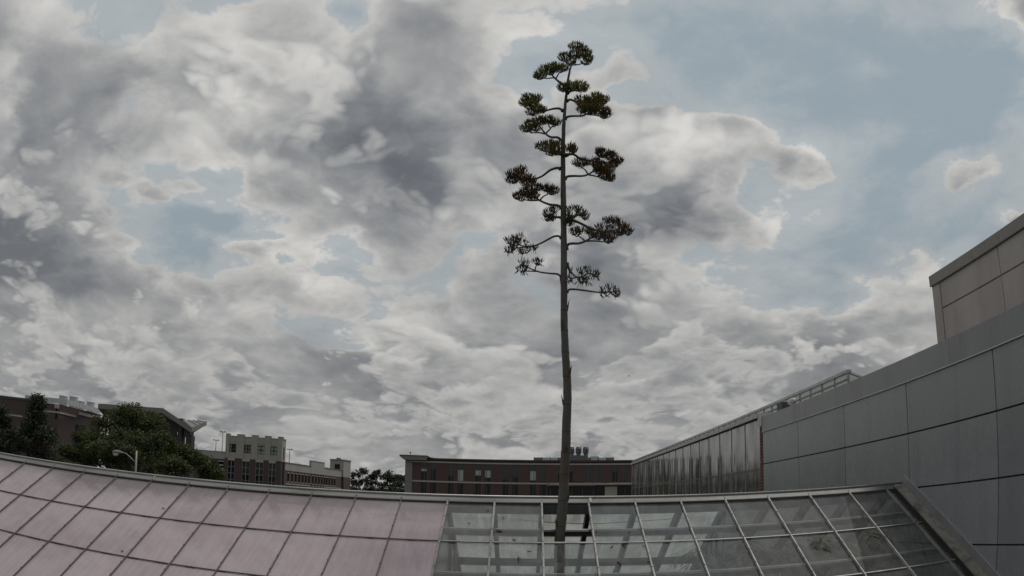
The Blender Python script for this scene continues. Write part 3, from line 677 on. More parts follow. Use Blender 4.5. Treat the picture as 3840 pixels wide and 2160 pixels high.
# entrance canopy on the right half
mb = MB(); mb.box(xcan + .4, xr, LY - 2.2, LY, ZB2 - .10, ZB2t - .05); mb.build('entrance_canopy', M['band'], lb)
mb = MB(); mb.box(xcan, xcan + 9, LY - 2.0, LY - .2, ZB2 - .32, ZB2 - .1); mb.box(xcan + 9.2, xr, LY - 1.9, LY - .2, ZB2 - .25, ZB2 - .1); mb.build('canopy_beam', M['greypier'], lb)
mb = MB(); mb.box(xcan + .2, xr, LY - .12, LY - .02, 0, ZB2 - .33); mb.build('storefront_glass', M['glassdark'], lb)
for k in range(9):
    x = xcan + .6 + k*2.0
    if x < xr - .5: mb = MB(); mb.box(x, x + .10, LY - .2, LY - .1, 0, ZB2 - .33); mb.build('storefront_mullion', M['winframe'], lb)
mb = MB(); mb.box(lx(2266), lx(2311), LY - 1.6, LY - 1.0, 0, ZB2 - .45); mb.build('entrance_pier', M['beige'], lb)
# roof plant
zp0, zp1 = ZR + .12, at(1450, 1148.5, LY).z
for k in range(10):
    a, b = lx(2003) + k*(lx(2313) - lx(2003))/10, lx(2003) + (k + 1)*(lx(2313) - lx(2003))/10
    mb = MB(); mb.box(a + .05, b - .05, LY + 4 + (.4 if k == 7 else 0), LY + 4.2, zp0, zp1 + (.25 if k == 7 else 0)); mb.build('screen_panel', M['whitemetal'] if k % 3 else M['seam'], lb)
    mb = MB(); mb.box(a - .05, a + .05, LY + 3.95, LY + 4.25, ZR - .1, zp1 + .06); mb.build('screen_post', M['roofdark'], lb)
mb = MB(); mb.prism([(lx(2138), LY + 3, ZR), (lx(2197), LY + 3, ZR), (lx(2197), LY + 3, zp1 + .15), (lx(2181), LY + 3, zp1 + .42), (lx(2152), LY + 3, zp1 + .42), (lx(2138), LY + 3, zp1 + .15)], (0, 4, 0)); mb.build('plenum', M['greymetal'], lb)
zf = at(1450, 1137, LY).z; zft = at(1450, 1119.5, LY).z; hf = zft - zf
for k, uc in enumerate((2148.5, 2176, 2204)):
    xc_ = lx(uc)
    mb = MB(); mb.lathe((xc_, LY + 5, zf - .45), [(.42, 0), (.42, .45), (.56, .46), (.585, .46 + hf*.25), (.56, .46 + hf*.62), (.60, .46 + hf*.64), (.60, .46 + hf*.70), (.52, .46 + hf*.74), (.47, .46 + hf*.92), (.38, .46 + hf*.99), (.1, .46 + hf)], 18)
    ff = mb.build('exhaust_fan', M['greymetal'], lb)
    mb = MB(); mb.box(xc_ - .01, xc_ + .14, LY + 4.40, LY + 4.47, zf + .12, zf + hf*.62); mb.build('fan_slot', M['slot'], ff)
    mb = MB(); mb.tube([(xc_ + .38, LY + 5, zf + hf*.7), (xc_ + .38, LY + 5, zf + hf*1.16)], .025, 5); mb.build('lightning_rod', M['pole'], ff)
mb = MB(); mb.box(lx(2146), lx(2212), LY + 4.6, LY + 5.4, zp1 - .3, zf - .40); mb.build('fan_curb', M['greymetal'], lb)

# ------------------------------------------------------------------ parking garage with a cast-stone tower
GY = 150.0
def gx(full_u, v=1150): return at(full_u*2576/3840, v, GY).x
def gz(u, v): return at(u, v, GY).z
pg = thing('parking_garage', 'parking garage of brick and beige cast stone with a square tower', 'building', (-52, GY + 6, 0))
tx0, tx1 = gx(843.5), gx(1055.5)
ZT = gz(600, 1098.5); ZTr = gz(600, 1096) + .05; ZTb = gz(640, 1156.5); 
cx_ = lambda c: gx(740 + c/5.797)
upw = [(cx_(a), cx_(b)) for a, b in ((678, 830), (997, 1158), (1287, 1450), (1575, 1724))]
lww = [(cx_(a), cx_(b)) for a, b in ((662, 815), (977, 1140), (1270, 1440), (1555, 1705))]
zu1, zu0 = gz(592, 1117), gz(592, 1138.5); zl1 = gz(592, 1155) - .3
TG = lambda x, y, z: (x, GY + y, z)
mb = MB(TG); facade(mb, tx0, tx1, ZTb, ZT, [(a, b, zu0, zu1) for a, b in upw], .4); mb.build('tower_wall', M['beige'], pg)
mb = MB(TG); facade(mb, tx0, tx1, 0, ZTb, [(a, b, .5, zl1) for a, b in lww], .4); mb.build('brick_wall', M['brickdark'], pg)
for z in (ZTb + (ZT - ZTb)*.40, ZTb + (ZT - ZTb)*.72):
    mb = MB(TG); mb.box(tx0, tx1, -.015, .0, z, z + .07); mb.build('stone_joint', M['greypier'], pg)
for a, b in ((605, 685), (845, 1000), (1165, 1300), (1450, 1580), (1735, 1835)):
    mb = MB(TG); mb.box(cx_(a), cx_(b), -.10, .5, ZTb + .02, ZTr + .12); mb.build('pier', M['beige'], pg)
    mb = MB(TG); mb.box(cx_(a) - .04, cx_(b) + .04, -.14, .5, ZTr + .12, ZTr + .24); mb.build('pier_cap', M['greypier'], pg)
mb = MB(TG); mb.box(tx0 - .02, tx1 + .02, -.06, .5, ZT, ZT + .10); mb.build('parapet_cap', M['greypier'], pg)
for j, (a, b) in enumerate(upw):
    mb = MB(TG); rail(mb, a, b, zu0, zu1, .10, .25, .10); mx = (a + b)/2; mb.box(mx - .06, mx + .06, .12, .24, zu0 + .1, zu1 - .1); mz = zu0 + (zu1 - zu0)*.52
    mb.box(a + .1, b - .1, .12, .24, mz - .05, mz + .05); w = mb.build('window', M['slot'], pg)
    mb = MB(TG); mb.box(a + .05, b - .05, .26, .27, zu0 + .05, zu1 - .05); mb.build('pane', (M['glassdark'], M['greypier'], M['blind'], M['blind'])[j], w)
    if j == 0: mb = MB(TG); mb.box(a + .2, a + .42, .24, .255, zu0 + .1, zu1 - .15); mb.build('blind', M['blind'], w)
for j, (a, b) in enumerate(lww):
    mb = MB(TG); rail(mb, a, b, .5, zl1, .10, .25, .08); mx = (a + b)/2; mb.box(mx - .05, mx + .05, .12, .24, .6, zl1 - .1)
    for k in range(1, 5):
        z = zl1 - k*1.26
        if z > .8: mb.box(a + .08, b - .08, .12, .24, z - .04, z + .04)
    w = mb.build('window', M['winlight'], pg)
    mb = MB(TG); mb.box(a + .05, b - .05, .2, .21, .55, zl1 - .05); mb.build('pane', M['glassdark'] if j == 0 else M['glassgreen'], w)
    if j: mb = MB(TG); mb.box(a + .1, b - .1, .19, .199, .6, zl1 - 2.6); mb.build('blind', M['glassdark'], w)
    mb = MB(TG); mb.box(a, b, -.08, .2, zl1 + .01, ZTb + .01); mb.build('lintel_panel', M['band'], pg)
# tower body: right flank and top
sdx, sdy = .133, .991                     # the long side runs off at a slight angle
def SIDE(x, y, z): return (tx1 + x*sdx - y*sdy, GY + x*sdy + y*sdx, z)
def sidept(full_u, full_v):
    "distance along the side wall for a picture column"
    d = ray(full_u, full_v, 1.0); k = d.x/d.y
    return (k*GY - tx1)/(sdx - k*sdy)
FLK = sidept(1071, 1690)
mb = MB(SIDE); facade(mb, 0, FLK, ZTb, ZT, [(FLK*.35, FLK*.7, ZTb + .3, zu1)], .3); mb.build('tower_flank', M['beige'], pg)
mb = MB(SIDE); mb.box(-.05, FLK + .05, -.08, .4, ZT, ZT + .10); mb.box(0, FLK*.3, -.06, .4, ZT + .1, ZTr + .24); mb.build('parapet_cap', M['greypier'], pg)
mb = MB(SIDE); mb.box(FLK*.35, FLK*.7, .2, .25, ZTb + .3, zu1); mb.build('flank_window', M['winframe'], pg)
mb = MB(SIDE); facade(mb, 0, FLK, 0, ZTb, [(FLK*.25, FLK*.75, .5, zl1 + .5)], .3); mb.build('brick_flank', M['brickdark'], pg)
mb = MB(SIDE); mb.box(FLK*.25, FLK*.75, .2, .25, .5, zl1 + .5); mb.build('flank_window', M['glassgreen'], pg)
mb = MB(TG); mb.box(tx0 + .02, tx1 - .6, .45, FLK, 0, ZT - .3); mb.build('tower_core', M['greypier'], pg)
# long side wing
SZ = at(722, 1163, GY).z + .0; SL_ = 41.0
zpb = None
uu = lambda c: 1040 + c/4.954
s_open = [(190 + i*(610 - 190)/6.62, ) for i in range(7)]
edges1 = [sidept(uu(c), 1750) for c in (190, 263, 330, 397, 460, 520, 580, 650, 710, 765, 820, 870, 912, 960, 1012, 1058, 1105, 1148)]
wids = .92
zo = [SZ - 2.05, SZ - 3.35, SZ - 4.35, SZ - 5.65]
s0 = FLK; s_end = sidept(1283, 1750)
edges1 = [e for e in edges1 if s0 + .2 < e < sidept(1262, 1750)]
holes = []
for e in edges1:
    holes += [(e, e + wids, zo[1] - .35, zo[0]), (e, e + wids, zo[3] - .35, zo[2])]
zfl = [SZ - 1.62, SZ - 1.45]
mb = MB(SIDE); facade(mb, s0, s_end, 0, SZ - 1.55, holes, .5); mb.build('brick_wall', M['brickdark'], pg)
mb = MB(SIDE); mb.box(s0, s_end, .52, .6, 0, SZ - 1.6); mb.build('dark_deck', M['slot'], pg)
st = sidept(1166, 1730); st2 = sidept(1216, 1730)
mb = MB(SIDE); mb.box(s0, st, -.05, .4, SZ - 1.55, SZ); mb.build('parapet', M['beige'], pg)
mb = MB(SIDE); mb.box(st, st2, -.10, .4, SZ - 1.55, SZ + 1.15); mb.build('parapet', M['beige'], pg)
mb = MB(SIDE); mb.box(st2, s_end + 3, -.05, .4, SZ - 1.55, SZ + .1); mb.build('parapet', M['beige'], pg)
for (a, b, h) in ((s0, st, SZ), (st, st2, SZ + 1.15), (st2, s_end + 3, SZ + .1)):
    mb = MB(SIDE); mb.box(a - .05, b + .05, -.16, .45, h, h + .09); mb.build('parapet_cap', M['greypier'], pg)
lt = MB(lambda x, y, z: Vector(SIDE(x, y, z)) - Vector(SIDE(0, 0, 0))); lt.box(-.02, wids + .02, -.05, .1, 0, .16); lt_me = lt.mesh('lintel'); lt_me.materials.append(M['band'])
o0 = Vector(SIDE(0, 0, 0))
for (a, b, c, d) in holes:
    base = Vector(SIDE(a, 0, 0)) - o0
    link('lintel', lt_me, pg, o0 + base + Vector((0, 0, d))); link('sill', lt_me, pg, o0 + base + Vector((0, 0, c - .16)))
for (a, b) in ((s0 + .3, st - .3), (sidept(1215, 1790), s_end - .4)):
    mb = MB(SIDE); mb.box(a, b, -.10, .1, zo[1] - 1.0, zo[1] - .78); mb.build('stone_band', M['band'], pg)
# end stair tower of the wing
ez = at(866, 1157, GY).z; k_ = (GY + s_end*sdy)/GY
EZ = E + (at(855, 1157.5, GY).z - E)*(1 + s_end*sdy/GY)
mb = MB(SIDE); mb.box(s_end - .3, s_end + 4.5, -.45, 3.0, SZ - 1.5, EZ); mb.build('stair_tower', M['beige'], pg)
mb = MB(SIDE); mb.box(s_end - .5, s_end + 4.7, -.6, 3.2, EZ, EZ + .14); mb.build('stair_tower_cap', M['greypier'], pg)
mb = MB(SIDE); mb.box(s_end, s_end + 4.5, -.44, 2.5, 0, SZ - 1.5); mb.build('stair_tower_base', M['brickdark'], pg)
mb = MB(SIDE); mb.box(s_end - .36, s_end - .28, .5, 1.8, SZ + .2, SZ + 1.5); mb.build('louvre', M['slot'], pg)
for kx in (.6, 2.0):
    mb = MB(SIDE); mb.box(s_end + kx - .2, s_end + kx + .2, 1.2, 1.7, EZ + .1, EZ + .55); mb.build('roof_vent', M['greypier'], pg)
# low wing left of the tower
wx0 = gx(640); ZW = gz(530, 1134.5); ZWb = gz(540, 1153)
ow = [(cx_(a), cx_(b), c, d) for a, b, c, d in ((197, 277, gz(540, 1173), gz(540, 1162)), (305, 388, gz(540, 1173), gz(540, 1162)), (468, 578, gz(540, 1173), gz(540, 1160)))]
ow += [(wx0 + 1.2 + k*2.6, wx0 + 2.9 + k*2.6, gz(540, 1173), gz(540, 1162)) for k in range(3)]
mb = MB(TG); facade(mb, wx0, tx0, 0, ZWb, [(a, b, c, d) for a, b, c, d in ow], .5); mb.build('brick_wall', M['brickdark'], pg)
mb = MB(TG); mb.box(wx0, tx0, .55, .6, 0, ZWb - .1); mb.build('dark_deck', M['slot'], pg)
mb = MB(TG); mb.box(wx0, tx0 - .01, -.05, .4, ZWb, ZW); mb.build('parapet', M['beige'], pg)
mb = MB(TG); mb.box(wx0, tx0 - .01, -.12, .45, ZW, ZW + .09); mb.build('parapet_cap', M['greypier'], pg)
mb = MB(TG); mb.box(wx0, tx0, .62, 40, ZW - 1.0, ZW - .7); mb.build('roof_deck', M['greypier'], pg)
for (a, b, c, d) in ow:
    mb = MB(TG); mb.box(a, b, -.05, .1, d, d + .16); mb.build('lintel', M['band'], pg)
    mb = MB(TG); mb.box(a + .1, b - .1, .1, .3, c + .25, c + .5); mb.build('guard_rail', M['blind'], pg)
mb = MB(TG); mb.box(cx_(458), cx_(575), -.06, .2, gz(540, 1190), gz(540, 1176)); mb.build('stone_panel', M['band'], pg)

def lamp_post(base, h, label):
    t_ = thing('lamp_post', label, 'lamp post', base, 'lamp posts on the garage roof')
    b = Vector(base)
    mb = MB(); mb.tube([b, b + Vector((0,0,h))], [.075, .05], 8); mb.build('pole', M['pole'], t_)
    mb = MB(); mb.box(b.x - .5, b.x + .5, b.y - .05, b.y + .05, b.z + h - .06, b.z + h + .02); mb.build('crossarm', M['pole'], t_)
    for s_ in (-1, 1):
        mb = MB(); mb.box(b.x + s_*.42 - .24, b.x + s_*.42 + .24, b.y - .2, b.y + .2, b.z + h - .05, b.z + h + .12); bevel(mb.build('lamp_head', M['pole'], t_), .04)
for (u, v, Yd, lab) in ((810.5, 1651, 153, 'shorter twin-head lamp post above the low garage wing'), (836, 1620, 151, 'tall twin-head lamp post beside the cast-stone tower'), (1086, 1686, 168, 'lone twin-head lamp post past the tower on the garage deck')):
    top = at(u, v, Yd, 1.0); bz = ZW - .75
    lamp_post((top.x, top.y, bz), top.z - bz, lab)

# ------------------------------------------------------------------ hall with the big kinked roof
HY = 99.0
_hp = at(400, 1300, HY + 3)
hb = thing('hall_building', 'hall with broad kinked overhanging roof on dark columns behind the leafy tree', 'building', (_hp.x, _hp.y, 0))
def H(c, r_, Y=HY): return at(c/3.1415/1.49068, (1440 + r_/3.1415)/1.49068, Y)       # picture crop coordinates
def shift(p, dz): return Vector((p.x, p.y, p.z + dz))
a0, a1, a2 = H(1160, 228), H(1920, 283), H(2262, 512)
back = Vector((-5.6, 12, -.3))
mb = MB()
for p, r_ in ((a0, a1), (a1, a2)):
    mb.hexa([shift(p, -.72), shift(r_, -.72), shift(r_, -.72) + back, shift(p, -.72) + back, p, r_, r_ + back, p + back])
roof = mb.build('roof', M['fascia'], hb)
b0, b1, b2 = H(1215, 306), H(1895, 352), H(2222, 535)
i_ = Vector((-.25, .9, 0)); mb = MB()
for p, r_ in ((b0, b1), (b1, b2)):
    mb.hexa([shift(p, -.05) + i_, shift(r_, -.05) + i_, shift(r_, -.05) + back, shift(p, -.05) + back, shift(p, .42) + i_, shift(r_, .42) + i_, shift(r_, .42) + back, shift(p, .42) + back])
mb.build('soffit_band', M['fascia'], roof)
tip = H(2437, 438, HY + 10); p3 = H(2150, 420, HY + .6)
mb = MB(); mb.prism([a2, tip, p3], (0, 0, -.62)); mb.build('roof_wing', M['seam'], roof)
for t_ in (.3, .55, .8):
    p = a2.lerp(tip, t_); mb = MB(); mb.tube([shift(p, .04), shift(p3.lerp(tip, t_*.75), .05)], .06, 4); mb.build('roof_seam', M['fascia'], roof)
d1, d2 = shift(a2, -.62) + Vector((-.3, .2, 0)), H(2385, 478, HY + 8)
mb = MB(); mb.prism([d1, d2, d2 + Vector((-1.5, 2.5, 0)), d1 + Vector((-1.5, 3, 0))], (0, 0, -.4)); mb.build('wing_soffit', M['fascia'], roof)
for (x0_, x1_) in ((2093, 2140), (2208, 2256)):
    p, r_ = H(x0_, 600, HY + 1), H(x1_, 600, HY + 1); mb = MB(); mb.box(p.x, r_.x, HY + 1, HY + 1.8, 0, b2.z + .3 + (1.2 if x0_ < 2150 else 0)); mb.build('column', M['column'], hb)
    mb = MB(); mb.box(p.x - .12, r_.x + .12, HY + .8, HY + 2.0, 0, H(2100, 590).z); mb.build('column_base', M['column'], hb)
pw_, pe_ = H(1250, 400), H(2052, 520)
sh = Vector((-4.4, 9, 0)); w0, w1 = Vector((pw_.x, HY + 1.2, 0)), Vector((pe_.x, HY + 1.2, 0))
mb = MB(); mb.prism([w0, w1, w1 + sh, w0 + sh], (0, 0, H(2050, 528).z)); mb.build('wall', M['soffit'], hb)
mb = MB(); zl_ = H(2100, 528).z
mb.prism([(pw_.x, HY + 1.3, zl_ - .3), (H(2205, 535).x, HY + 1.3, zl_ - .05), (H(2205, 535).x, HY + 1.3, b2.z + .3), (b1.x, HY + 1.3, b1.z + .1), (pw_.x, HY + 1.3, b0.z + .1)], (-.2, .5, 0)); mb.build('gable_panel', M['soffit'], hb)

# ------------------------------------------------------------------ brick science building with white plant screen
SY = 100.0
sb = thing('brick_block_building', 'dark brick block with white metal plant screen and round vents on its roof', 'building', (-74, SY + 5, 0))
def S(c, r_, Y=SY): return at(c/3.1415/1.49068, (1440 + r_/3.1415)/1.49068, Y)
cor = S(700, 300); SYB = SY + 10.5
lf = S(-260, 300); rgt = S(1190, 330, SYB)
ztop = S(700, 238).z; 
FRT = lambda x, y, z: (lf.x + x, SY + y, z)
wF = cor.x - lf.x
gs0, gs1 = S(657, 300).x - lf.x, S(700, 300).x - lf.x
mb = MB(FRT); facade(mb, 0, wF, 0, ztop, [(gs0, gs1 - .3, S(680, 420).z, S(680, 290).z), (wF*.62, wF*.62 + 2.6, S(160, 420).z, S(160, 250).z)], .5); mb.build('brick_wall', M['brickdark'], sb)
mb = MB(FRT); mb.box(gs0, gs1 - .3, .3, .36, S(680, 420).z, S(680, 290).z); mb.build('glass_strip', M['glassgreen'], sb)
mb = MB(FRT); mb.box(gs0 - .2, gs1, -.06, .2, S(680, 288).z, ztop); mb.build('stone_panel', M['band'], sb)
mb = MB(FRT); mb.box(wF*.62, wF*.62 + 2.6, .3, .36, S(160, 420).z, S(160, 250).z); mb.build('stone_panel', M['beige'], sb)
rd = Vector((rgt.x - cor.x, SYB - SY, 0)); rl = rd.length; rd.normalize(); rn = Vector((-rd.y, rd.x, 0))
RTS = lambda x, y, z: (cor.x + rd.x*x + rn.x*y, SY + rd.y*x + rn.y*y, z)
mb = MB(RTS); facade(mb, 0, rl, 0, ztop, [(rl*.40, rl*.40 + 2.4, ztop - 7, ztop - 2.4)], .5); mb.build('brick_wall', M['brickdark'], sb)
mb = MB(RTS); mb.box(rl*.40, rl*.40 + 2.4, .3, .36, ztop - 7, ztop - 2.4); mb.build('glass_strip', M['glassgreen'], sb)
zb = S(700, 345).z
mb = MB(RTS); mb.box(0, rl*.40, -.08, .1, zb, zb + .25); mb.box(rl*.46, rl, -.08, .1, zb + .5, zb + .95); mb.build('stone_band', M['band'], sb)
mb = MB(FRT); mb.box(wF*.80, wF, -.08, .1, zb, zb + .25); mb.build('stone_band', M['band'], sb)
mb = MB(); mb.prism([(lf.x, SY + .5, 0), (cor.x - .4, SY + .5, 0), (rgt.x - .6, SYB, 0), (lf.x, SYB, 0)], (0, 0, ztop - .4)); mb.build('core', M['roofdark'], sb)
# white screen: panel by panel
pz0, pz1 = ztop + .1, S(740, 172).z
s0x = S(285, 150).x; s1x = S(745, 180).x + .6
seg = []
nS = 9
for k in range(nS): seg.append((Vector((s0x + (s1x - s0x)*k/nS, SY + .25, 0)), Vector((s0x + (s1x - s0x)*(k + 1)/nS, SY + .25, 0))))
pE = S(1190, 300, SYB)
for k in range(11):
    a = Vector((s1x, SY + .25, 0)).lerp(Vector((pE.x, SYB, 0)), k/11); b = Vector((s1x, SY + .25, 0)).lerp(Vector((pE.x, SYB, 0)), (k + 1)/11); seg.append((a, b))
for a, b in seg:
    d = (b - a).normalized()*.03; nrm = Vector((-d.y, d.x, 0))*4
    mb = MB(); A, B = a + d, b - d
    mb.hexa([A + Vector((0,0,pz0)), B + Vector((0,0,pz0)), B + nrm + Vector((0,0,pz0)), A + nrm + Vector((0,0,pz0)), A + Vector((0,0,pz1)), B + Vector((0,0,pz1)), B + nrm + Vector((0,0,pz1)), A + nrm + Vector((0,0,pz1))])
    mb.build('screen_panel', M['whitemetal'], sb)
for (a, b, t_, Yd) in ((710, 792, 140, SY + 3), (830, 915, 150, SY + 5), (918, 995, 203, SY + 8), (1033, 1113, 212, SY + 10)):
    p, r_ = S(a, t_, Yd), S(b, t_, Yd); rr = (r_.x - p.x)/2
    mb = MB(); mb.lathe(((p.x + r_.x)/2, Yd, pz1 - 3.0), [(rr, 0), (rr, p.z - pz1 + 2.95), (rr*1.06, p.z - pz1 + 2.95), (rr*1.04, p.z - pz1 + 3.05), (rr*.7, p.z - pz1 + 3.15)], 20); mb.build('roof_ventilator', M['whitemetal'], sb, False)
mb = MB(FRT); mb.box(-.2, s0x - lf.x + 3, -.1, 1.0, ztop - .02, ztop + .35); mb.build('parapet_cap', M['roofdark'], sb)
mb = MB(FRT); mb.box(0, s0x - lf.x, -.06, .1, ztop - 2.6, ztop - 2.35); mb.build('stone_band', M['band'], sb)

# ------------------------------------------------------------------ street lamp in front of the tree
tp = at(344, 1138, 60); 
sl2 = thing('street_lamp', 'grey cobra-head street lamp standing before the leafy tree', 'street lamp', (tp.x, tp.y, 0))
mb = MB(); mb.tube([(tp.x, tp.y, 0), (tp.x, tp.y, 3), (tp.x, tp.y, tp.z + .15)], [.12, .10, .085], 10); mb.build('pole', M['lamp'], sl2, True)
L_ = lambda c, r_: at(c/3.1415/1.49068, (1440 + r_/3.1415)/1.49068, 60)
arm = [L_(1600, 925), L_(1545, 870), L_(1510, 838), L_(1478, 815), L_(1440, 808)]
mb = MB(); mb.tube(arm, [.05, .05, .05, .05, .06], 8); mb.build('arm', M['lamp'], sl2, True)
h0, h1 = L_(1450, 808), L_(1326, 812)
mb = MB(); pts = [h0.lerp(h1, t_) + Vector((0, 0, z_)) for t_, z_ in ((0, 0), (.12, .02), (.35, .06), (.65, .08), (.88, .04), (1, -.03))]
mb.tube(pts, [.07, .09, .15, .19, .15, .04], 12); mb.build('lamp_head', M['lamp'], sl2, True)
mb = MB(); pts = [h0.lerp(h1, t_) + Vector((0, 0, z_)) for t_, z_ in ((.42, -.03), (.55, -.10), (.75, -.13), (.93, -.06))]
mb.tube(pts, [.06, .15, .15, .05], 12); mb.build('lens', M['lens'], sl2, True)
# ------------------------------------------------------------------ leaves as many small faces
def leaf_cloud(name, centers, radii, per, size, m, parent, seed, flat=.55, squash=.8, droop=0.0):
    rs = np.random.RandomState(seed); V = []; n_tot = 0
    for c, r in zip(centers, radii):
        n = max(6, int(per*(r**2))); d = rs.normal(size=(n, 3)); d /= np.linalg.norm(d, axis=1)[:, None]
        rad = r*(rs.rand(n)**.45)
        p = np.array(c) + d*rad[:, None]*np.array([1, 1, squash])
        nrm = d*flat + rs.normal(size=(n, 3))*.55 + np.array([0, 0, .35]); nrm /= np.linalg.norm(nrm, axis=1)[:, None]
        t = np.cross(nrm, rs.normal(size=(n, 3))); t /= np.linalg.norm(t, axis=1)[:, None]; b = np.cross(nrm, t)
        s = size*(.6 + .8*rs.rand(n))[:, None]
        V.append(np.stack([p - t*s*.5, p + b*s*.33 + nrm*s*.08, p + t*s*.6 - np.array([0, 0, droop])*s, p - b*s*.33 + nrm*s*.08], 1)); n_tot += n
    V = np.concatenate(V).reshape(-1, 3)
    me = bpy.data.meshes.new(name); me.vertices.add(len(V)); me.vertices.foreach_set('co', V.ravel())
    me.loops.add(len(V)); me.loops.foreach_set('vertex_index', np.arange(len(V)))
    me.polygons.add(n_tot); me.polygons.foreach_set('loop_start', np.arange(n_tot)*4); me.polygons.foreach_set('loop_total', np.full(n_tot, 4))
    me.update(calc_edges=True); me.materials.append(m)
    return link(name, me, parent)
def tree(name, label, base, lobes, m, seed, clump=(.8, 1.5), nclump=26, per=34, size=.34, trunk_r=.3, group=None, squash=.8):
    "lobes: list of (centre, radii); clumps fill the lobes' outer shells"
    rs = np.random.RandomState(seed); b = Vector(base)
    t = thing(name, label, 'tree', base, group)
    C, R_ = [], []
    for (c, rad) in lobes:
        for _ in range(nclump):
            d = rs.normal(size=3); d /= np.linalg.norm(d)
            if d[2] < -.35: d[2] *= -.6
            k = .45 + .6*rs.rand()**.6
            C.append(np.array(c) + d*np.array(rad)*k); R_.append(rs.uniform(*clump)*(1.15 - .3*k))
    mb = MB(); top = np.mean([c for c, _ in lobes], axis=0)
    tk = [b, b.lerp(Vector(top), .35), b.lerp(Vector(top), .7), Vector(top)]
    mb.tube(tk, [trunk_r*1.2, trunk_r, trunk_r*.7, trunk_r*.25], 9); mb.build('trunk', M['bark'], t, True)
    for (c, rad) in lobes:
        st = b.lerp(Vector(top), .25 + .3*rs.rand()); e = Vector(c); mid = st.lerp(e, .5) + Vector((0, 0, -.12*(e - st).length))
        mb = MB(); mb.tube([st, mid, e, e + Vector((0, 0, rad[2]*.6))], [trunk_r*.45, trunk_r*.3, trunk_r*.16, .02], 6)
        for _ in range(4):
            d = Vector(rs.normal(size=3)); d.z = abs(d.z); d.normalize(); mb.tube([mid.lerp(e, .6), e + Vector((d.x*rad[0], d.y*rad[1], d.z*rad[2]))*.75], [trunk_r*.14, .015], 4)
        mb.build('limb', M['bark'], t, True)
    leaf_cloud('crown', C, R_, per, size, m, t, seed + 1, squash=squash)
    return t
def lobes_at(table, Y):
    "picture ellipses (u, v, ru, rv on the 2576 grid) at depth Y (+ offset) turned into crown lobes"
    out = []
    for (u, v, ru, rv, dy) in table:
        c = at(u, v, Y + dy); k = (Y + dy)/math.cos(math.radians(azel(u, v)[0]))/2010
        out.append(((c.x, c.y, c.z), (ru*k, min(ru, rv*1.3)*k, rv*k)))
    return out
BIGY = 74.0
lob = lobes_at([(330, 1050, 48, 30, 0), (275, 1075, 52, 34, -1), (375, 1075, 50, 32, 0), (235, 1115, 48, 34, -3), (195, 1150, 45, 28, 0), (315, 1115, 70, 38, -4), (408, 1118, 38, 26, -2), (455, 1145, 42, 26, 1), (500, 1170, 36, 24, 2), (385, 1160, 70, 32, -3), (270, 1160, 70, 34, -2), (160, 1180, 34, 24, 2), (340, 1190, 100, 30, 3), (530, 1192, 28, 16, 3), (175, 1140, 26, 20, -2), (210, 1105, 26, 18, 0), (300, 1140, 50, 24, -7), (250, 1135, 40, 20, -6), (430, 1180, 60, 22, -5)], BIGY)
c = at(345, 1200, BIGY)
tree('leafy_tree', 'broad leafy green tree with sunlit clumps behind the street lamp', (c.x, c.y, 0), lob, M['leaf_lit'], 11, (.5, 1.05), 38, 150, .22, .38)
DKY = 62.0
lob = lobes_at([(96, 1020, 14, 22, 0), (92, 1050, 24, 26, 0), (85, 1085, 40, 30, 0), (108, 1110, 42, 34, 0), (75, 1135, 44, 34, 0), (110, 1160, 42, 34, 0), (85, 1185, 55, 34, 0), (150, 1190, 40, 28, 1)], DKY)
c = at(96, 1200, DKY)
tree('pointed_tree', 'dark pointed tree rising before the brick block with white screen', (c.x, c.y, 0), lob, M['leaf_dark'], 21, (.5, 1.0), 22, 130, .22, .3)
lob = lobes_at([(5, 1060, 28, 30, 0), (-20, 1100, 50, 40, 0), (20, 1110, 34, 36, 0), (5, 1150, 48, 36, 0), (-40, 1170, 70, 40, 0), (30, 1185, 36, 24, 0)], DKY)
c = at(-10, 1200, DKY)
tree('dark_tree', 'rounded dark tree next to the pointed one in front of the brick block', (c.x, c.y, 0), lob, M['leaf_dark'], 31, (.6, 1.1), 24, 130, .22, .3)
FARY = 215.0
for k, (tab, lab) in enumerate((
    ([(897, 1200, 18, 16, 0), (912, 1190, 14, 14, 0), (890, 1220, 22, 14, 0), (918, 1215, 16, 16, 0)], 'open-crowned far tree beside the garage stair tower'),
    ([(936, 1203, 12, 14, 0), (948, 1196, 10, 12, 0), (940, 1222, 20, 14, 0)], 'small far tree next to the tree by the stair tower'),
    ([(968, 1205, 12, 14, 0), (980, 1200, 14, 12, 0), (972, 1224, 22, 13, 0), (990, 1214, 12, 12, 0)], 'ragged far tree in the middle of the gap between garage and brick building'),
    ([(1003, 1205, 12, 13, 0), (1012, 1218, 16, 14, 0), (998, 1226, 16, 12, 0), (1022, 1208, 10, 12, 0)], 'far tree against the grey pier of the brick building'))):
    lob = lobes_at(tab, FARY + 4*(k % 2)); cx2 = sum(l[0][0] for l in lob)/len(lob)
    tree('far_tree', lab, (cx2, FARY + 4*(k % 2), 0), lob + [((cx2 + dx_, FARY - 2, 4.4), (2.4, 1.6, 2.6)) for dx_ in (-3.2, -.8, 1.6, 3.6)], M['leaf_far'], 41 + k, (.6, 1.1), 15, 40, .50, .22, 'far trees between garage and brick building')

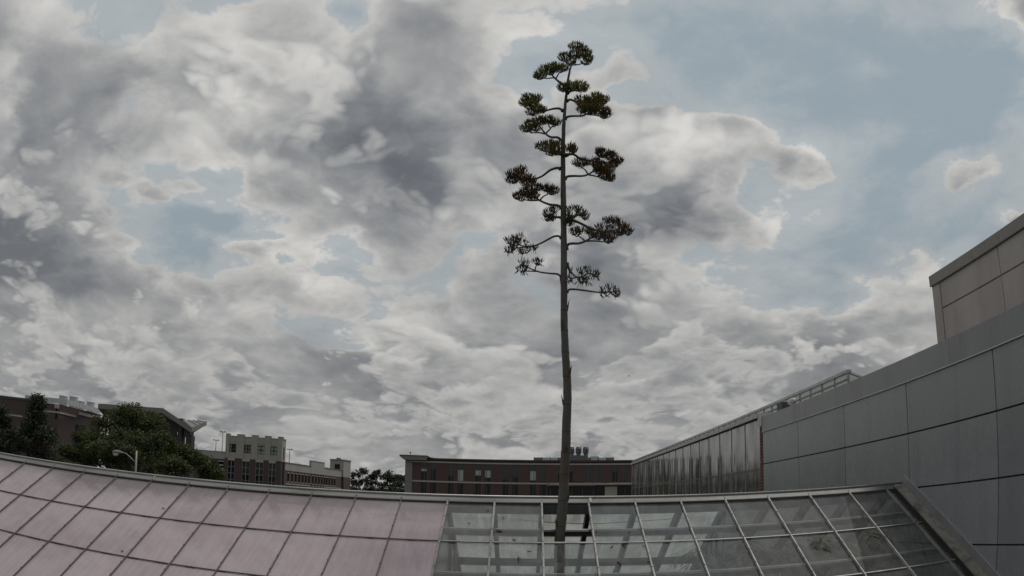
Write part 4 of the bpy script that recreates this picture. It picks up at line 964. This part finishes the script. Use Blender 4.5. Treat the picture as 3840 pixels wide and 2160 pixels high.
# ------------------------------------------------------------------ the flowering agave
AY = 9.92
def A6(c, r_, dy=0.0): return at((1850 + c/2.07)/1.49068, (100 + r_/2.07)/1.49068, AY + dy)
def A7(c, r_, dy=0.0): return at((1850 + c/2.415)/1.49068, (600 + r_/2.415)/1.49068, AY + dy)
base_a = at(1408, 1360, AY)
ag = thing('agave', 'tall flowering agave stalk growing out through the glasshouse roof', 'plant', (base_a.x, base_a.y, 0))
path = [(1408,1362,.066),(1409,1345,.066),(1411,1320,.065),(1414,1290,.064),(1417,1255,.063),(1419,1215,.061),(1421.5,1170,.059),(1424,1115,.057),(1425.5,1060,.055),(1427.5,1005,.053),(1427,965,.052),(1424,920,.050),(1421,870,.048),(1419,820,.0465),(1418,760,.045),(1418,700,.0435),(1418,640,.042),(1417.5,580,.040),(1417,520,.038),(1416.5,460,.036),(1416.5,400,.032),(1417,350,.028),(1419,300,.024),(1422,262,.021),(1426,230,.019),(1429,200,.017),(1434,175,.014),(1441,152,.010)]
pts = [at(u, v, AY) for u, v, _ in path]; rad = [r for *_, r in path]
pts = [Vector((base_a.x - .01, AY, 0.05)), Vector((base_a.x - .005, AY, 1.2))] + pts; rad = [.085, .075] + rad
# resample for a knobbly outline
rp, rr_ = [], []
for i in range(len(pts) - 1):
    n_ = 4
    for k in range(n_):
        t = k/n_; rp.append(pts[i].lerp(pts[i+1], t) + Vector((RNG.uniform(-.002,.002), RNG.uniform(-.002,.002), 0))); rr_.append((rad[i]*(1-t) + rad[i+1]*t)*RNG.uniform(.97, 1.03))
rp.append(pts[-1]); rr_.append(rad[-1])
mb = MB(); mb.tube(rp, rr_, 14); mb.build('stalk', M['stalk'], ag, True)
def on_stalk(z):
    for a, b, r0, r1 in zip(pts, pts[1:], rad, rad[1:]):
        if a.z <= z <= b.z: t = (z - a.z)/(b.z - a.z); return a.lerp(b, t), r0*(1-t) + r1*t
    return pts[-1], rad[-1]
zv = 2.4; ph = .4
while zv < on_stalk(99)[0].z - 1.0:
    p, r = on_stalk(zv); dirv = Vector((math.cos(ph), math.sin(ph), 0)); sd_ = Vector((-dirv.y, dirv.x, 0))
    if zv < E + 3.0:
        mb = MB(); h = RNG.uniform(.10, .17); w_ = r*.95; out = RNG.uniform(.012, .035)
        b0 = p + dirv*(r*.93)
        mb.add([b0 - sd_*w_*.62 - dirv*r*.22, b0 + sd_*w_*.62 - dirv*r*.22, b0 + sd_*w_*.35 + dirv*.010 + Vector((0,0,h*.55)), b0 - sd_*w_*.35 + dirv*.010 + Vector((0,0,h*.55)), b0 + dirv*out + Vector((0,0,h)), b0 + dirv*.010 + Vector((0,0,-.012)), b0 + dirv*.022 + Vector((0,0,h*.5))],
               [(0,5,6,3),(5,1,2,6),(3,6,4),(6,2,4),(0,3,2,1)])
        mb.build('bract', M['bract'], ag)
        mb = MB(); mb.tube([p + Vector((0,0,-.006)), p + Vector((0,0,.006))], [r*1.05, r*1.035], 14, False); mb.build('node_ring', M['bract'], ag, True)
    zv += RNG.uniform(.26, .40); ph += 2.4
def flowers(parent, pads, mats, dens, seed, dead=0.0, stemfrom=None):
    "pads: (centre, half width, half height). Upright tubular flowers fill each pad, on forking pedicels"
    rs = random.Random(seed); f = MB(); st = MB()
    for (c, hw, hh) in pads:
        n = int(dens*(hw*hw*.8 + hw*hh*1.6)*7800) + 12
        root = c + Vector((0, 0, -hh*1.05))
        if stemfrom is not None:
            sp = min(stemfrom, key=lambda s_: (s_ - root).length); st.tube([sp, sp.lerp(root, .6) + Vector((0, 0, -.01)), root], [.011, .009, .007], 5)
        for k in range(5):
            a = rs.uniform(0, 6.28); rr2 = rs.uniform(.35, .75); st.tube([root, c + Vector((math.cos(a)*hw*rr2, math.sin(a)*hw*rr2, -hh*rs.uniform(.2, .6)))], [.006, .004], 4)
        for k in range(n):
            a = rs.uniform(0, 6.28); q_ = math.sqrt(rs.random()); x, y = math.cos(a)*q_, math.sin(a)*q_
            dome = (1 - .75*q_*q_)
            p0 = c + Vector((x*hw, y*hw, hh*(-.70 + 1.15*dome*rs.random()**.6)))
            out = Vector((x*.6, y*.6, 1.0 if not (dead and rs.random() < dead) else -.7)) + Vector((rs.uniform(-.22,.22), rs.uniform(-.22,.22), rs.uniform(-.15,.2)))
            out.normalize(); ln = rs.uniform(.038, .068); w_ = rs.uniform(.0036, .0058)
            a1 = out.cross(Vector((.3,.5,.8))).normalized(); a2 = out.cross(a1)
            m1 = p0 + out*ln*.55; tip = p0 + out*ln
            f.add([p0, m1 + a1*w_, m1 - a1*w_*.5 + a2*w_*.87, m1 - a1*w_*.5 - a2*w_*.87, tip + a1*w_*.8, tip - a1*w_*.6 + a2*w_*.6, tip - a1*w_*.5 - a2*w_*.7],
                  [(0,1,2),(0,2,3),(0,3,1),(1,4,5,2),(2,5,6,3),(3,6,4,1),(4,6,5)])
            if rs.random() < .55:
                e2 = tip + (out + Vector((rs.uniform(-.5,.5), rs.uniform(-.5,.5), rs.uniform(0,.3)))).normalized()*rs.uniform(.018, .04)
                f.add([tip + a1*.0025, tip + a2*.0025, tip - a1*.0025, e2], [(0,1,3),(1,2,3),(2,0,3)])
            if rs.random() < .45: st.tube([p0, p0.lerp(root, .55)], [.003, .0035], 3, False)
            if dead == 0 and rs.random() < .10:            # a few spent flowers hang below
                e2 = p0 + Vector((rs.uniform(-.01,.01), rs.uniform(-.01,.01), -rs.uniform(.02,.05))); f.add([p0 + a1*.004, p0 + a2*.004, p0 - a1*.004, e2], [(0,1,3),(1,2,3),(2,0,3)])
    f.build('flower_cluster', mats, parent, kind='stuff'); st.build('pedicels', M['branch'], parent, kind='stuff')
def branch(fn, paths, pads, mat, dens, dy, seed, r0=.021, dead=0.0):
    "paths: polylines in picture-crop points; the first starts at the stalk. dy: how far the tips lean away from (+) or to (-) the camera"
    mb = MB(); tips = []
    L = {};
    x0 = paths[0][0][0]; far = max(abs(p[0] - x0) for pth in paths for p in pth) + 1
    far = max(far, max(abs(c[0] - x0) for c in pads))
    D = lambda c: dy*min(1.0, abs(c - x0)/far)
    for k, pth in enumerate(paths):
        P = [fn(c, r_, D(c)) for c, r_ in pth]
        # smooth the polyline
        Q = []
        for i in range(len(P) - 1):
            pa, pb, pc, pd = P[max(i-1, 0)], P[i], P[i+1], P[min(i+2, len(P)-1)]
            for s_ in range(4):
                t = s_/4; Q.append(.5*((2*pb) + (pc - pa)*t + (2*pa - 5*pb + 4*pc - pd)*t*t + (3*pb - pa - 3*pc + pd)*t**3))
        Q.append(P[-1]); rs_ = r0 if k == 0 else r0*.62
        mb.tube(Q, [rs_*(1.5 if (k == 0 and i < 2) else 1.0)*(1 - .55*i/len(Q)) for i in range(len(Q))], 7)
        tips += Q[len(Q)//3:]
    b = mb.build('branch', M['branch'], ag, True)
    pd_ = []
    rs = random.Random(seed)
    sc_ = 2.07 if fn is A6 else 2.415
    for (c, r_, hw, hh) in pads:
        s_ = 1/sc_/3000*10.6; pd_.append((fn(c, r_, D(c) + rs.uniform(-.04, .04)), hw*s_, hh*s_))
    flowers(b, pd_, mat, dens, seed, dead, tips)
FG, FM, FB, FD = M['flower_green'], M['flower_mid'], M['flower_brown'], M['flower_dry']
branch(A6, [[(628, 275), (640, 240), (645, 200)], [(632, 295), (660, 292), (695, 285)], [(630, 270), (590, 290), (575, 280)], [(640, 240), (690, 215)]], [(640, 155, 58, 28), (712, 205, 52, 40), (735, 245, 38, 40), (555, 235, 55, 38), (640, 220, 62, 34), (600, 285, 36, 22), (722, 280, 36, 20), (690, 175, 45, 28)], FG, 1.0, .15, 1)
branch(A6, [[(583, 470), (530, 440), (485, 405), (455, 372)], [(485, 405), (470, 395), (420, 400), (385, 398)], [(485, 405), (500, 375), (515, 355)]], [(365, 375, 48, 34), (420, 335, 66, 36), (480, 318, 62, 34), (545, 318, 44, 30), (340, 390, 22, 20)], FG, 1.15, -.35, 2)
branch(A6, [[(575, 515), (600, 500), (625, 490)], [(575, 515), (550, 495), (540, 480)], [(600, 500), (680, 490)]], [(540, 470, 42, 46), (600, 460, 55, 52), (665, 460, 62, 52), (712, 472, 34, 36)], FG, .95, -.42, 3)
branch(A6, [[(570, 575), (600, 566), (640, 580), (690, 590)]], [(800, 545, 52, 42), (850, 565, 50, 36), (690, 572, 62, 34), (760, 590, 66, 36), (830, 590, 46, 34)], FG, 1.1, .30, 4)
branch(A6, [[(558, 718), (575, 700), (620, 693), (690, 692), (730, 675)], [(690, 692), (760, 665), (800, 650)], [(730, 680), (820, 690)]], [(720, 640, 68, 40), (790, 640, 66, 42), (850, 660, 58, 40), (870, 690, 44, 26), (690, 610, 40, 26)], FM, 1.05, -.25, 5)
branch(A6, [[(540, 652), (510, 634), (460, 637), (410, 650), (370, 650)], [(410, 650), (330, 660), (300, 640)]], [(285, 555, 66, 44), (245, 590, 46, 40), (330, 560, 46, 40), (300, 610, 60, 40), (350, 640, 46, 40), (300, 670, 44, 26), (390, 650, 22, 26)], FG, 1.0, .25, 6)
branch(A6, [[(528, 885), (500, 860), (445, 856), (405, 830), (365, 780)], [(405, 830), (440, 795), (455, 775)], [(405, 832), (350, 822), (300, 825)], [(300, 825), (270, 800)]], [(255, 790, 42, 32), (300, 755, 52, 32), (360, 735, 55, 30), (425, 728, 55, 30), (485, 745, 40, 26), (330, 790, 40, 26)], FM, 1.1, -.30, 7)
branch(A6, [[(545, 1000), (500, 985), (470, 985)], [(545, 1000), (590, 985)], [(500, 985), (410, 965)]], [(385, 930, 52, 36), (440, 915, 48, 36), (490, 960, 55, 42), (450, 980, 40, 26), (590, 940, 46, 38), (620, 955, 30, 34), (500, 915, 40, 26)], FM, .85, -.4, 8)
branch(A6, [[(560, 1000), (620, 990), (680, 1027), (760, 1040), (850, 1060)], [(760, 1040), (830, 1010)]], [(850, 985, 58, 34), (910, 1005, 56, 40), (965, 1040, 42, 38), (940, 1070, 44, 26), (830, 970, 34, 18)], FB, 1.0, .45, 9)
branch(A6, [[(556, 1185), (575, 1165), (620, 1160), (690, 1160), (735, 1148), (785, 1115)], [(735, 1148), (715, 1115), (690, 1095)], [(740, 1150), (790, 1160), (840, 1175)]], [(680, 1060, 64, 32), (790, 1055, 52, 30), (840, 1085, 62, 40), (890, 1110, 48, 36), (820, 1120, 44, 30), (880, 1165, 58, 30), (915, 1180, 28, 24)], FB, 1.0, -.2, 10)
branch(A6, [[(520, 1103), (490, 1098), (440, 1115), (375, 1163), (310, 1183), (250, 1170)], [(310, 1183), (200, 1190)]], [(215, 1115, 44, 32), (160, 1145, 58, 40), (150, 1190, 52, 34), (210, 1165, 46, 36), (275, 1180, 46, 34), (260, 1215, 56, 28), (305, 1205, 26, 24)], FB, .85, .3, 11)
branch(A6, [[(527, 1412), (500, 1390), (430, 1380), (350, 1345), (310, 1300)], [(365, 1345), (385, 1322), (430, 1298)], [(355, 1348), (290, 1352), (240, 1345)]], [(210, 1320, 50, 34), (265, 1280, 56, 40), (330, 1255, 46, 28), (300, 1310, 50, 36), (420, 1260, 42, 30), (465, 1278, 42, 28)], FB, 1.0, -.3, 12)
branch(A7, [[(625, 530), (590, 520), (555, 520), (520, 500)]], [(545, 455, 38, 26), (505, 490, 48, 38), (490, 535, 38, 26), (535, 530, 32, 26)], FD, .8, -.1, 13)
branch(A7, [[(640, 555), (700, 510), (740, 512), (790, 490)], [(740, 512), (760, 470)]], [(755, 445, 32, 26), (800, 480, 42, 36), (825, 515, 38, 32), (690, 520, 42, 36), (690, 570, 46, 32), (680, 455, 28, 26)], FD, .75, -.35, 14)
branch(A7, [[(662, 560), (740, 555), (870, 615), (960, 645), (1050, 650), (1130, 625)], [(1050, 650), (1190, 660)], [(1020, 650), (1030, 600)]], [(1025, 555, 38, 28), (1080, 545, 38, 28), (1130, 570, 46, 36), (1180, 610, 46, 36), (1225, 655, 34, 30), (1150, 660, 48, 28), (965, 615, 36, 22), (1060, 625, 40, 22)], FB, .80, .35, 15)
branch(A7, [[(660, 812), (672, 770), (710, 758), (770, 757), (830, 738), (890, 705), (950, 690)], [(830, 738), (800, 710), (765, 688)], [(840, 735), (930, 735), (1020, 745)]], [(740, 655, 58, 32), (780, 635, 26, 26), (860, 650, 34, 22), (900, 660, 48, 34), (950, 690, 56, 36), (1010, 680, 48, 34), (1050, 730, 44, 24), (1090, 690, 40, 26)], FD, .70, -.2, 16)
branch(A7, [[(612, 710), (590, 692), (540, 697), (440, 750), (360, 782), (290, 790), (200, 800)], [(290, 790), (240, 770), (200, 745)], [(300, 790), (292, 760)], [(230, 795), (250, 840), (285, 845)], [(350, 785), (380, 800)]], [(150, 735, 40, 34), (195, 725, 38, 34), (240, 705, 28, 30), (140, 820, 40, 28), (180, 800, 36, 22), (260, 835, 36, 20), (320, 815, 26, 16), (375, 800, 28, 22), (292, 755, 14, 24), (215, 760, 30, 22)], FD, .62, .25, 17, .017, .15)
branch(A7, [[(612, 1068), (600, 1048), (570, 1033), (510, 1028), (430, 1018), (370, 1000), (310, 975)], [(375, 1003), (382, 970), (395, 945)], [(400, 1010), (320, 1008), (250, 1008)], [(310, 975), (262, 945)]], [(262, 935, 26, 34), (300, 945, 22, 24), (250, 995, 34, 20), (290, 985, 26, 18), (390, 928, 36, 22), (415, 935, 20, 16)], FD, .42, -.25, 18, .016, .25)
branch(A7, [[(668, 935), (685, 980), (715, 1030), (755, 1060), (800, 1058), (850, 1030), (905, 1035)], [(755, 1062), (700, 1075), (672, 1060)], [(770, 1065), (780, 1100), (830, 1105)], [(800, 1058), (800, 1000)], [(850, 1030), (852, 985)]], [(690, 1000, 14, 30), (700, 1085, 26, 18), (800, 1095, 48, 26), (845, 1090, 24, 20), (790, 1010, 26, 20), (850, 990, 16, 30), (905, 1025, 32, 34), (935, 1045, 20, 18)], FD, .50, -.3, 19, .015, .3)
branch(A7, [[(665, 1198), (682, 1176), (720, 1170), (800, 1178), (900, 1192), (980, 1200), (1050, 1195), (1120, 1195)], [(1050, 1195), (1045, 1155), (1035, 1135)], [(1060, 1200), (1100, 1230), (1130, 1235)], [(975, 1200), (990, 1170)], [(1085, 1195), (1090, 1165), (1130, 1170)], [(990, 1200), (1020, 1225)]], [(1050, 1155, 26, 22), (1105, 1175, 26, 18), (1125, 1205, 16, 28), (985, 1180, 16, 18), (1025, 1220, 26, 14), (1110, 1230, 22, 10), (968, 1215, 10, 14)], FD, .36, .25, 20, .016, .2)
# rosette of thick leaves at the foot, inside the house
lmb = {}
for k in range(26):
    a = k*2.399; ln = .9 + .5*RNG.random(); rise = .25 + .75*(k/26)
    d = Vector((math.cos(a), math.sin(a), 0)); s_ = Vector((-d.y, d.x, 0)); mb = MB(); vs = []; 
    for i in range(7):
        t = i/6; w_ = .085*(1 - t)**.6*(1 + 1.2*t*(1 - t)); cpt = Vector((base_a.x, AY, .05)) + d*(.08 + ln*t*(1 - .35*rise*t)) + Vector((0, 0, ln*rise*(t - .35*t*t*(1 - rise))))
        vs += [cpt - s_*w_ + Vector((0,0,.02*(1-t))), cpt + Vector((0,0,-.035*(1-t))), cpt + s_*w_ + Vector((0,0,.02*(1-t)))]
    mb.add(vs, [f for i in range(6) for f in ((3*i,3*i+1,3*i+4,3*i+3),(3*i+1,3*i+2,3*i+5,3*i+4))]); mb.build('leaf', M['agaveleaf'], ag, True)

# ------------------------------------------------------------------ plants inside the glasshouse
def palm(label, x, y, h, n, ln, seed, name='hothouse_palm', group=None):
    rs = random.Random(seed); t = thing(name, label, 'plant', (x, y, 0), group)
    mb = MB(); mb.tube([(x, y, 0), (x + rs.uniform(-.05,.05), y, h*.5), (x, y, h)], [.07, .05, .045], 8); mb.build('trunk', M['bark'], t, True)
    for k in range(n):
        a = rs.uniform(0, 6.28); up = rs.uniform(.05, 1.0); L = ln*rs.uniform(.7, 1.1); mb = MB()
        d = Vector((math.cos(a), math.sin(a), 0)); s_ = Vector((-d.y, d.x, 0)); P = []
        for i in range(7):
            u = i/6; P.append(Vector((x, y, h)) + d*L*u*(1 - .25*u*up) + Vector((0, 0, L*(up*u - .75*u*u))))
        mb.tube(P, .006, 4)
        for i in range(1, 7):
            for q_ in (-1, 1):
                for e_ in (0, .5):
                    p = P[i-1].lerp(P[i], .5 + e_*.5); l2 = L*.34*(1 - .5*abs(i/6 - .4)); tipd = (s_*q_*.8 + (P[i] - P[i-1]).normalized()*.7 + Vector((0,0,-.25))).normalized()
                    wv_ = Vector((0,0,1)).cross(tipd).normalized()*.010
                    mb.add([p, p + tipd*l2*.4 + wv_, p + tipd*l2, p + tipd*l2*.4 - wv_], [(0,1,2,3)])
        mb.build('frond', M['plantleaf'], t)
    return t
zof = lambda v, y: at(1800, v, y).z
palm('feathery palm crowding the clear glass nearest the panel wall', 3.75, 9.75, 3.18, 30, .85, 1)
palm('bushy palm with drooping fronds filling the bays between its neighbours', 3.1, 9.9, 3.22, 30, .8, 7)
palm('low spreading palm under the darker panes by the rake curb', 4.1, 8.9, 2.78, 26, .8, 8)
palm('palm with pale fronds pressed to the glass midway along the clear bays', 2.5, 9.9, 3.15, 24, .80, 2)
palm('palm leaning behind the bay where the rafters form an A', 2.0, 10.9, 2.7, 18, .75, 3)
palm('tall palm touching the roof by the panel wall', 4.4, 9.9, 3.25, 26, .8, 4)
palm('small bushy plant below the cross bar left of the agave stalk', .12, 9.0, 2.72, 16, .42, 5, 'leafy_plant')
def cactus(label, x, y, h, arms, seed):
    rs = random.Random(seed); t = thing('column_cactus', label, 'cactus', (x, y, 0), 'cacti inside the glasshouse')
    mb = MB(); mb.tube([(x, y, 0), (x, y, h*.5), (x, y, h*.96), (x, y, h)], [.09, .10, .085, .03], 10); mb.build('stem', M['cactus'], t, True)
    for k in range(arms):
        a = rs.uniform(0, 6.28); z0 = h*rs.uniform(.45, .7); o_ = rs.uniform(.14, .24); dx, dy_ = math.cos(a)*o_, math.sin(a)*o_*.4
        mb = MB(); mb.tube([(x, y, z0), (x + dx*.8, y + dy_*.8, z0 + .05), (x + dx, y + dy_, z0 + .2), (x + dx, y + dy_, h*rs.uniform(.85, .98))], [.05, .06, .06, .03], 8); mb.build('arm', M['cactus'], t, True)
cactus('many-armed column cactus right of the agave stalk under the glass', 1.25, 10.9, 3.05, 5, 3)
cactus('column cactus with few arms between the many-armed one and the palms', 1.75, 11.3, 2.9, 3, 4)
cactus('slim column cactus next to the agave stalk', .95, 11.2, 2.65, 2, 5)
# ------------------------------------------------------------------ withered bits lying on the panes
def on_glass(u, v):
    "where the sight line through u, v meets the near slope"
    d = ray(u, v); o_ = Vector((0, 0, E)); n_ = Vector((0, -SN, CS)); return o_ + d*((nr(0, 0, -.009) - o_).dot(n_)/d.dot(n_))
def C3(c, r_): return ((1450 + c/2.576)/1.49068, (1640 + r_/2.576)/1.49068)
for k, (c, r_, s_) in enumerate(((970, 712, .030), (795, 843, .024), (1075, 908, .062), (1240, 1000, .055), (1385, 1108, .036), (1275, 1180, .060), (2165, 1065, .050), (2280, 1055, .052), (2245, 1225, .055), (2030, 916, .030), (2350, 922, .034), (1130, 785, .026), (2480, 1060, .03), (2530, 1215, .034))):
    p = on_glass(*C3(c, r_)); rs = random.Random(k); a = rs.uniform(0, 3.1); mb = MB()
    bay = int(math.floor((p.x - X0)/W)); row = ('upper', 'second', 'third', 'lowest')[min(3, int((GD - p.y)/CS/ROW))]
    wd_ = ('first', 'second', 'third', 'fourth', 'fifth')[min(4, abs(bay - 13) - 1)]
    fx_ = (p.x - X0)/W - bay; fl_ = ((GD - p.y)/CS/ROW) % 1.0
    side_ = 'by a bar' if fx_ < .2 or fx_ > .8 else ('mid pane' if .35 < fx_ < .65 else 'off centre')
    lev_ = 'high' if fl_ < .34 else ('halfway' if fl_ < .7 else 'low')
    s_ *= .78
    lab = f'withered flower {lev_} on {row} pane, {side_}, {wd_} bay from agave toward ' + ('panel wall' if bay > 13 else 'rose sheets')
    du = Vector((math.cos(a), -CS*math.sin(a), -SN*math.sin(a))); dv = Vector((0, -SN, CS)).cross(du); n_ = Vector((0, -SN, CS))
    P = [p + du*(s_*(t - .5)*2) + n_*(.006 + .35*s_*t*t) + dv*(s_*.5*math.sin(2.2*t + k)) for t in (0, .25, .5, .75, 1)]
    mb.tube(P, [.006, s_*.16, s_*.20, s_*.13, .003], 5)
    mb.tube([P[2], P[2] + dv*s_*.6 + n_*s_*.3], [s_*.12, .003], 4)
    o = mb.build('withered_flower', M['debris']); tag(o, lab, 'flower', 'withered flowers fallen on the panes')
for k, (c, r_) in enumerate(((612, 1909.5), (458, 2071))):
    p = on_glass(c/1.49068, r_/1.49068); mb = MB(); mb.tube([p + Vector((-.02,0,.012)), p + Vector((0, .004, .02)), p + Vector((.02, .008, .012))], [.003, .009, .003], 5)
    o = mb.build('withered_flower', M['debris']); tag(o, ('tiny withered flower high on a rose sheet beside a bar', 'tiny withered flower on a lower rose sheet above a cross bar')[k], 'flower', 'withered flowers on the rose sheets')
# ------------------------------------------------------------------ a bird far off
b = at(1582, 946, 60); BS = .48; mb = MB()
mb.tube([b + BS*Vector((-.17, 0, .0)), b + BS*Vector((-.08, 0, .01)), b + BS*Vector((.06, 0, .02)), b + BS*Vector((.14, 0, .03)), b + BS*Vector((.19, 0, .03))], [.005, .024, .029, .017, .004], 8)
for s_ in (-1, 1): mb.add([b + BS*Vector((-.05, s_*.03, .02)), b + BS*Vector((.07, s_*.03, .03)), b + BS*Vector((.06, s_*.20, .09)), b + BS*Vector((-.02, s_*.36, .06)), b + BS*Vector((-.08, s_*.20, .08))], [(0,1,2,3,4)])
mb.add([b + BS*Vector((-.15, -.01, .0)), b + BS*Vector((-.15, .01, .0)), b + BS*Vector((-.27, .05, -.01)), b + BS*Vector((-.27, -.05, -.01))], [(0,1,2,3)])
o = mb.build('bird', M['fly']); tag(o, 'small dark bird gliding in the cloudy sky right of the stalk', 'bird')
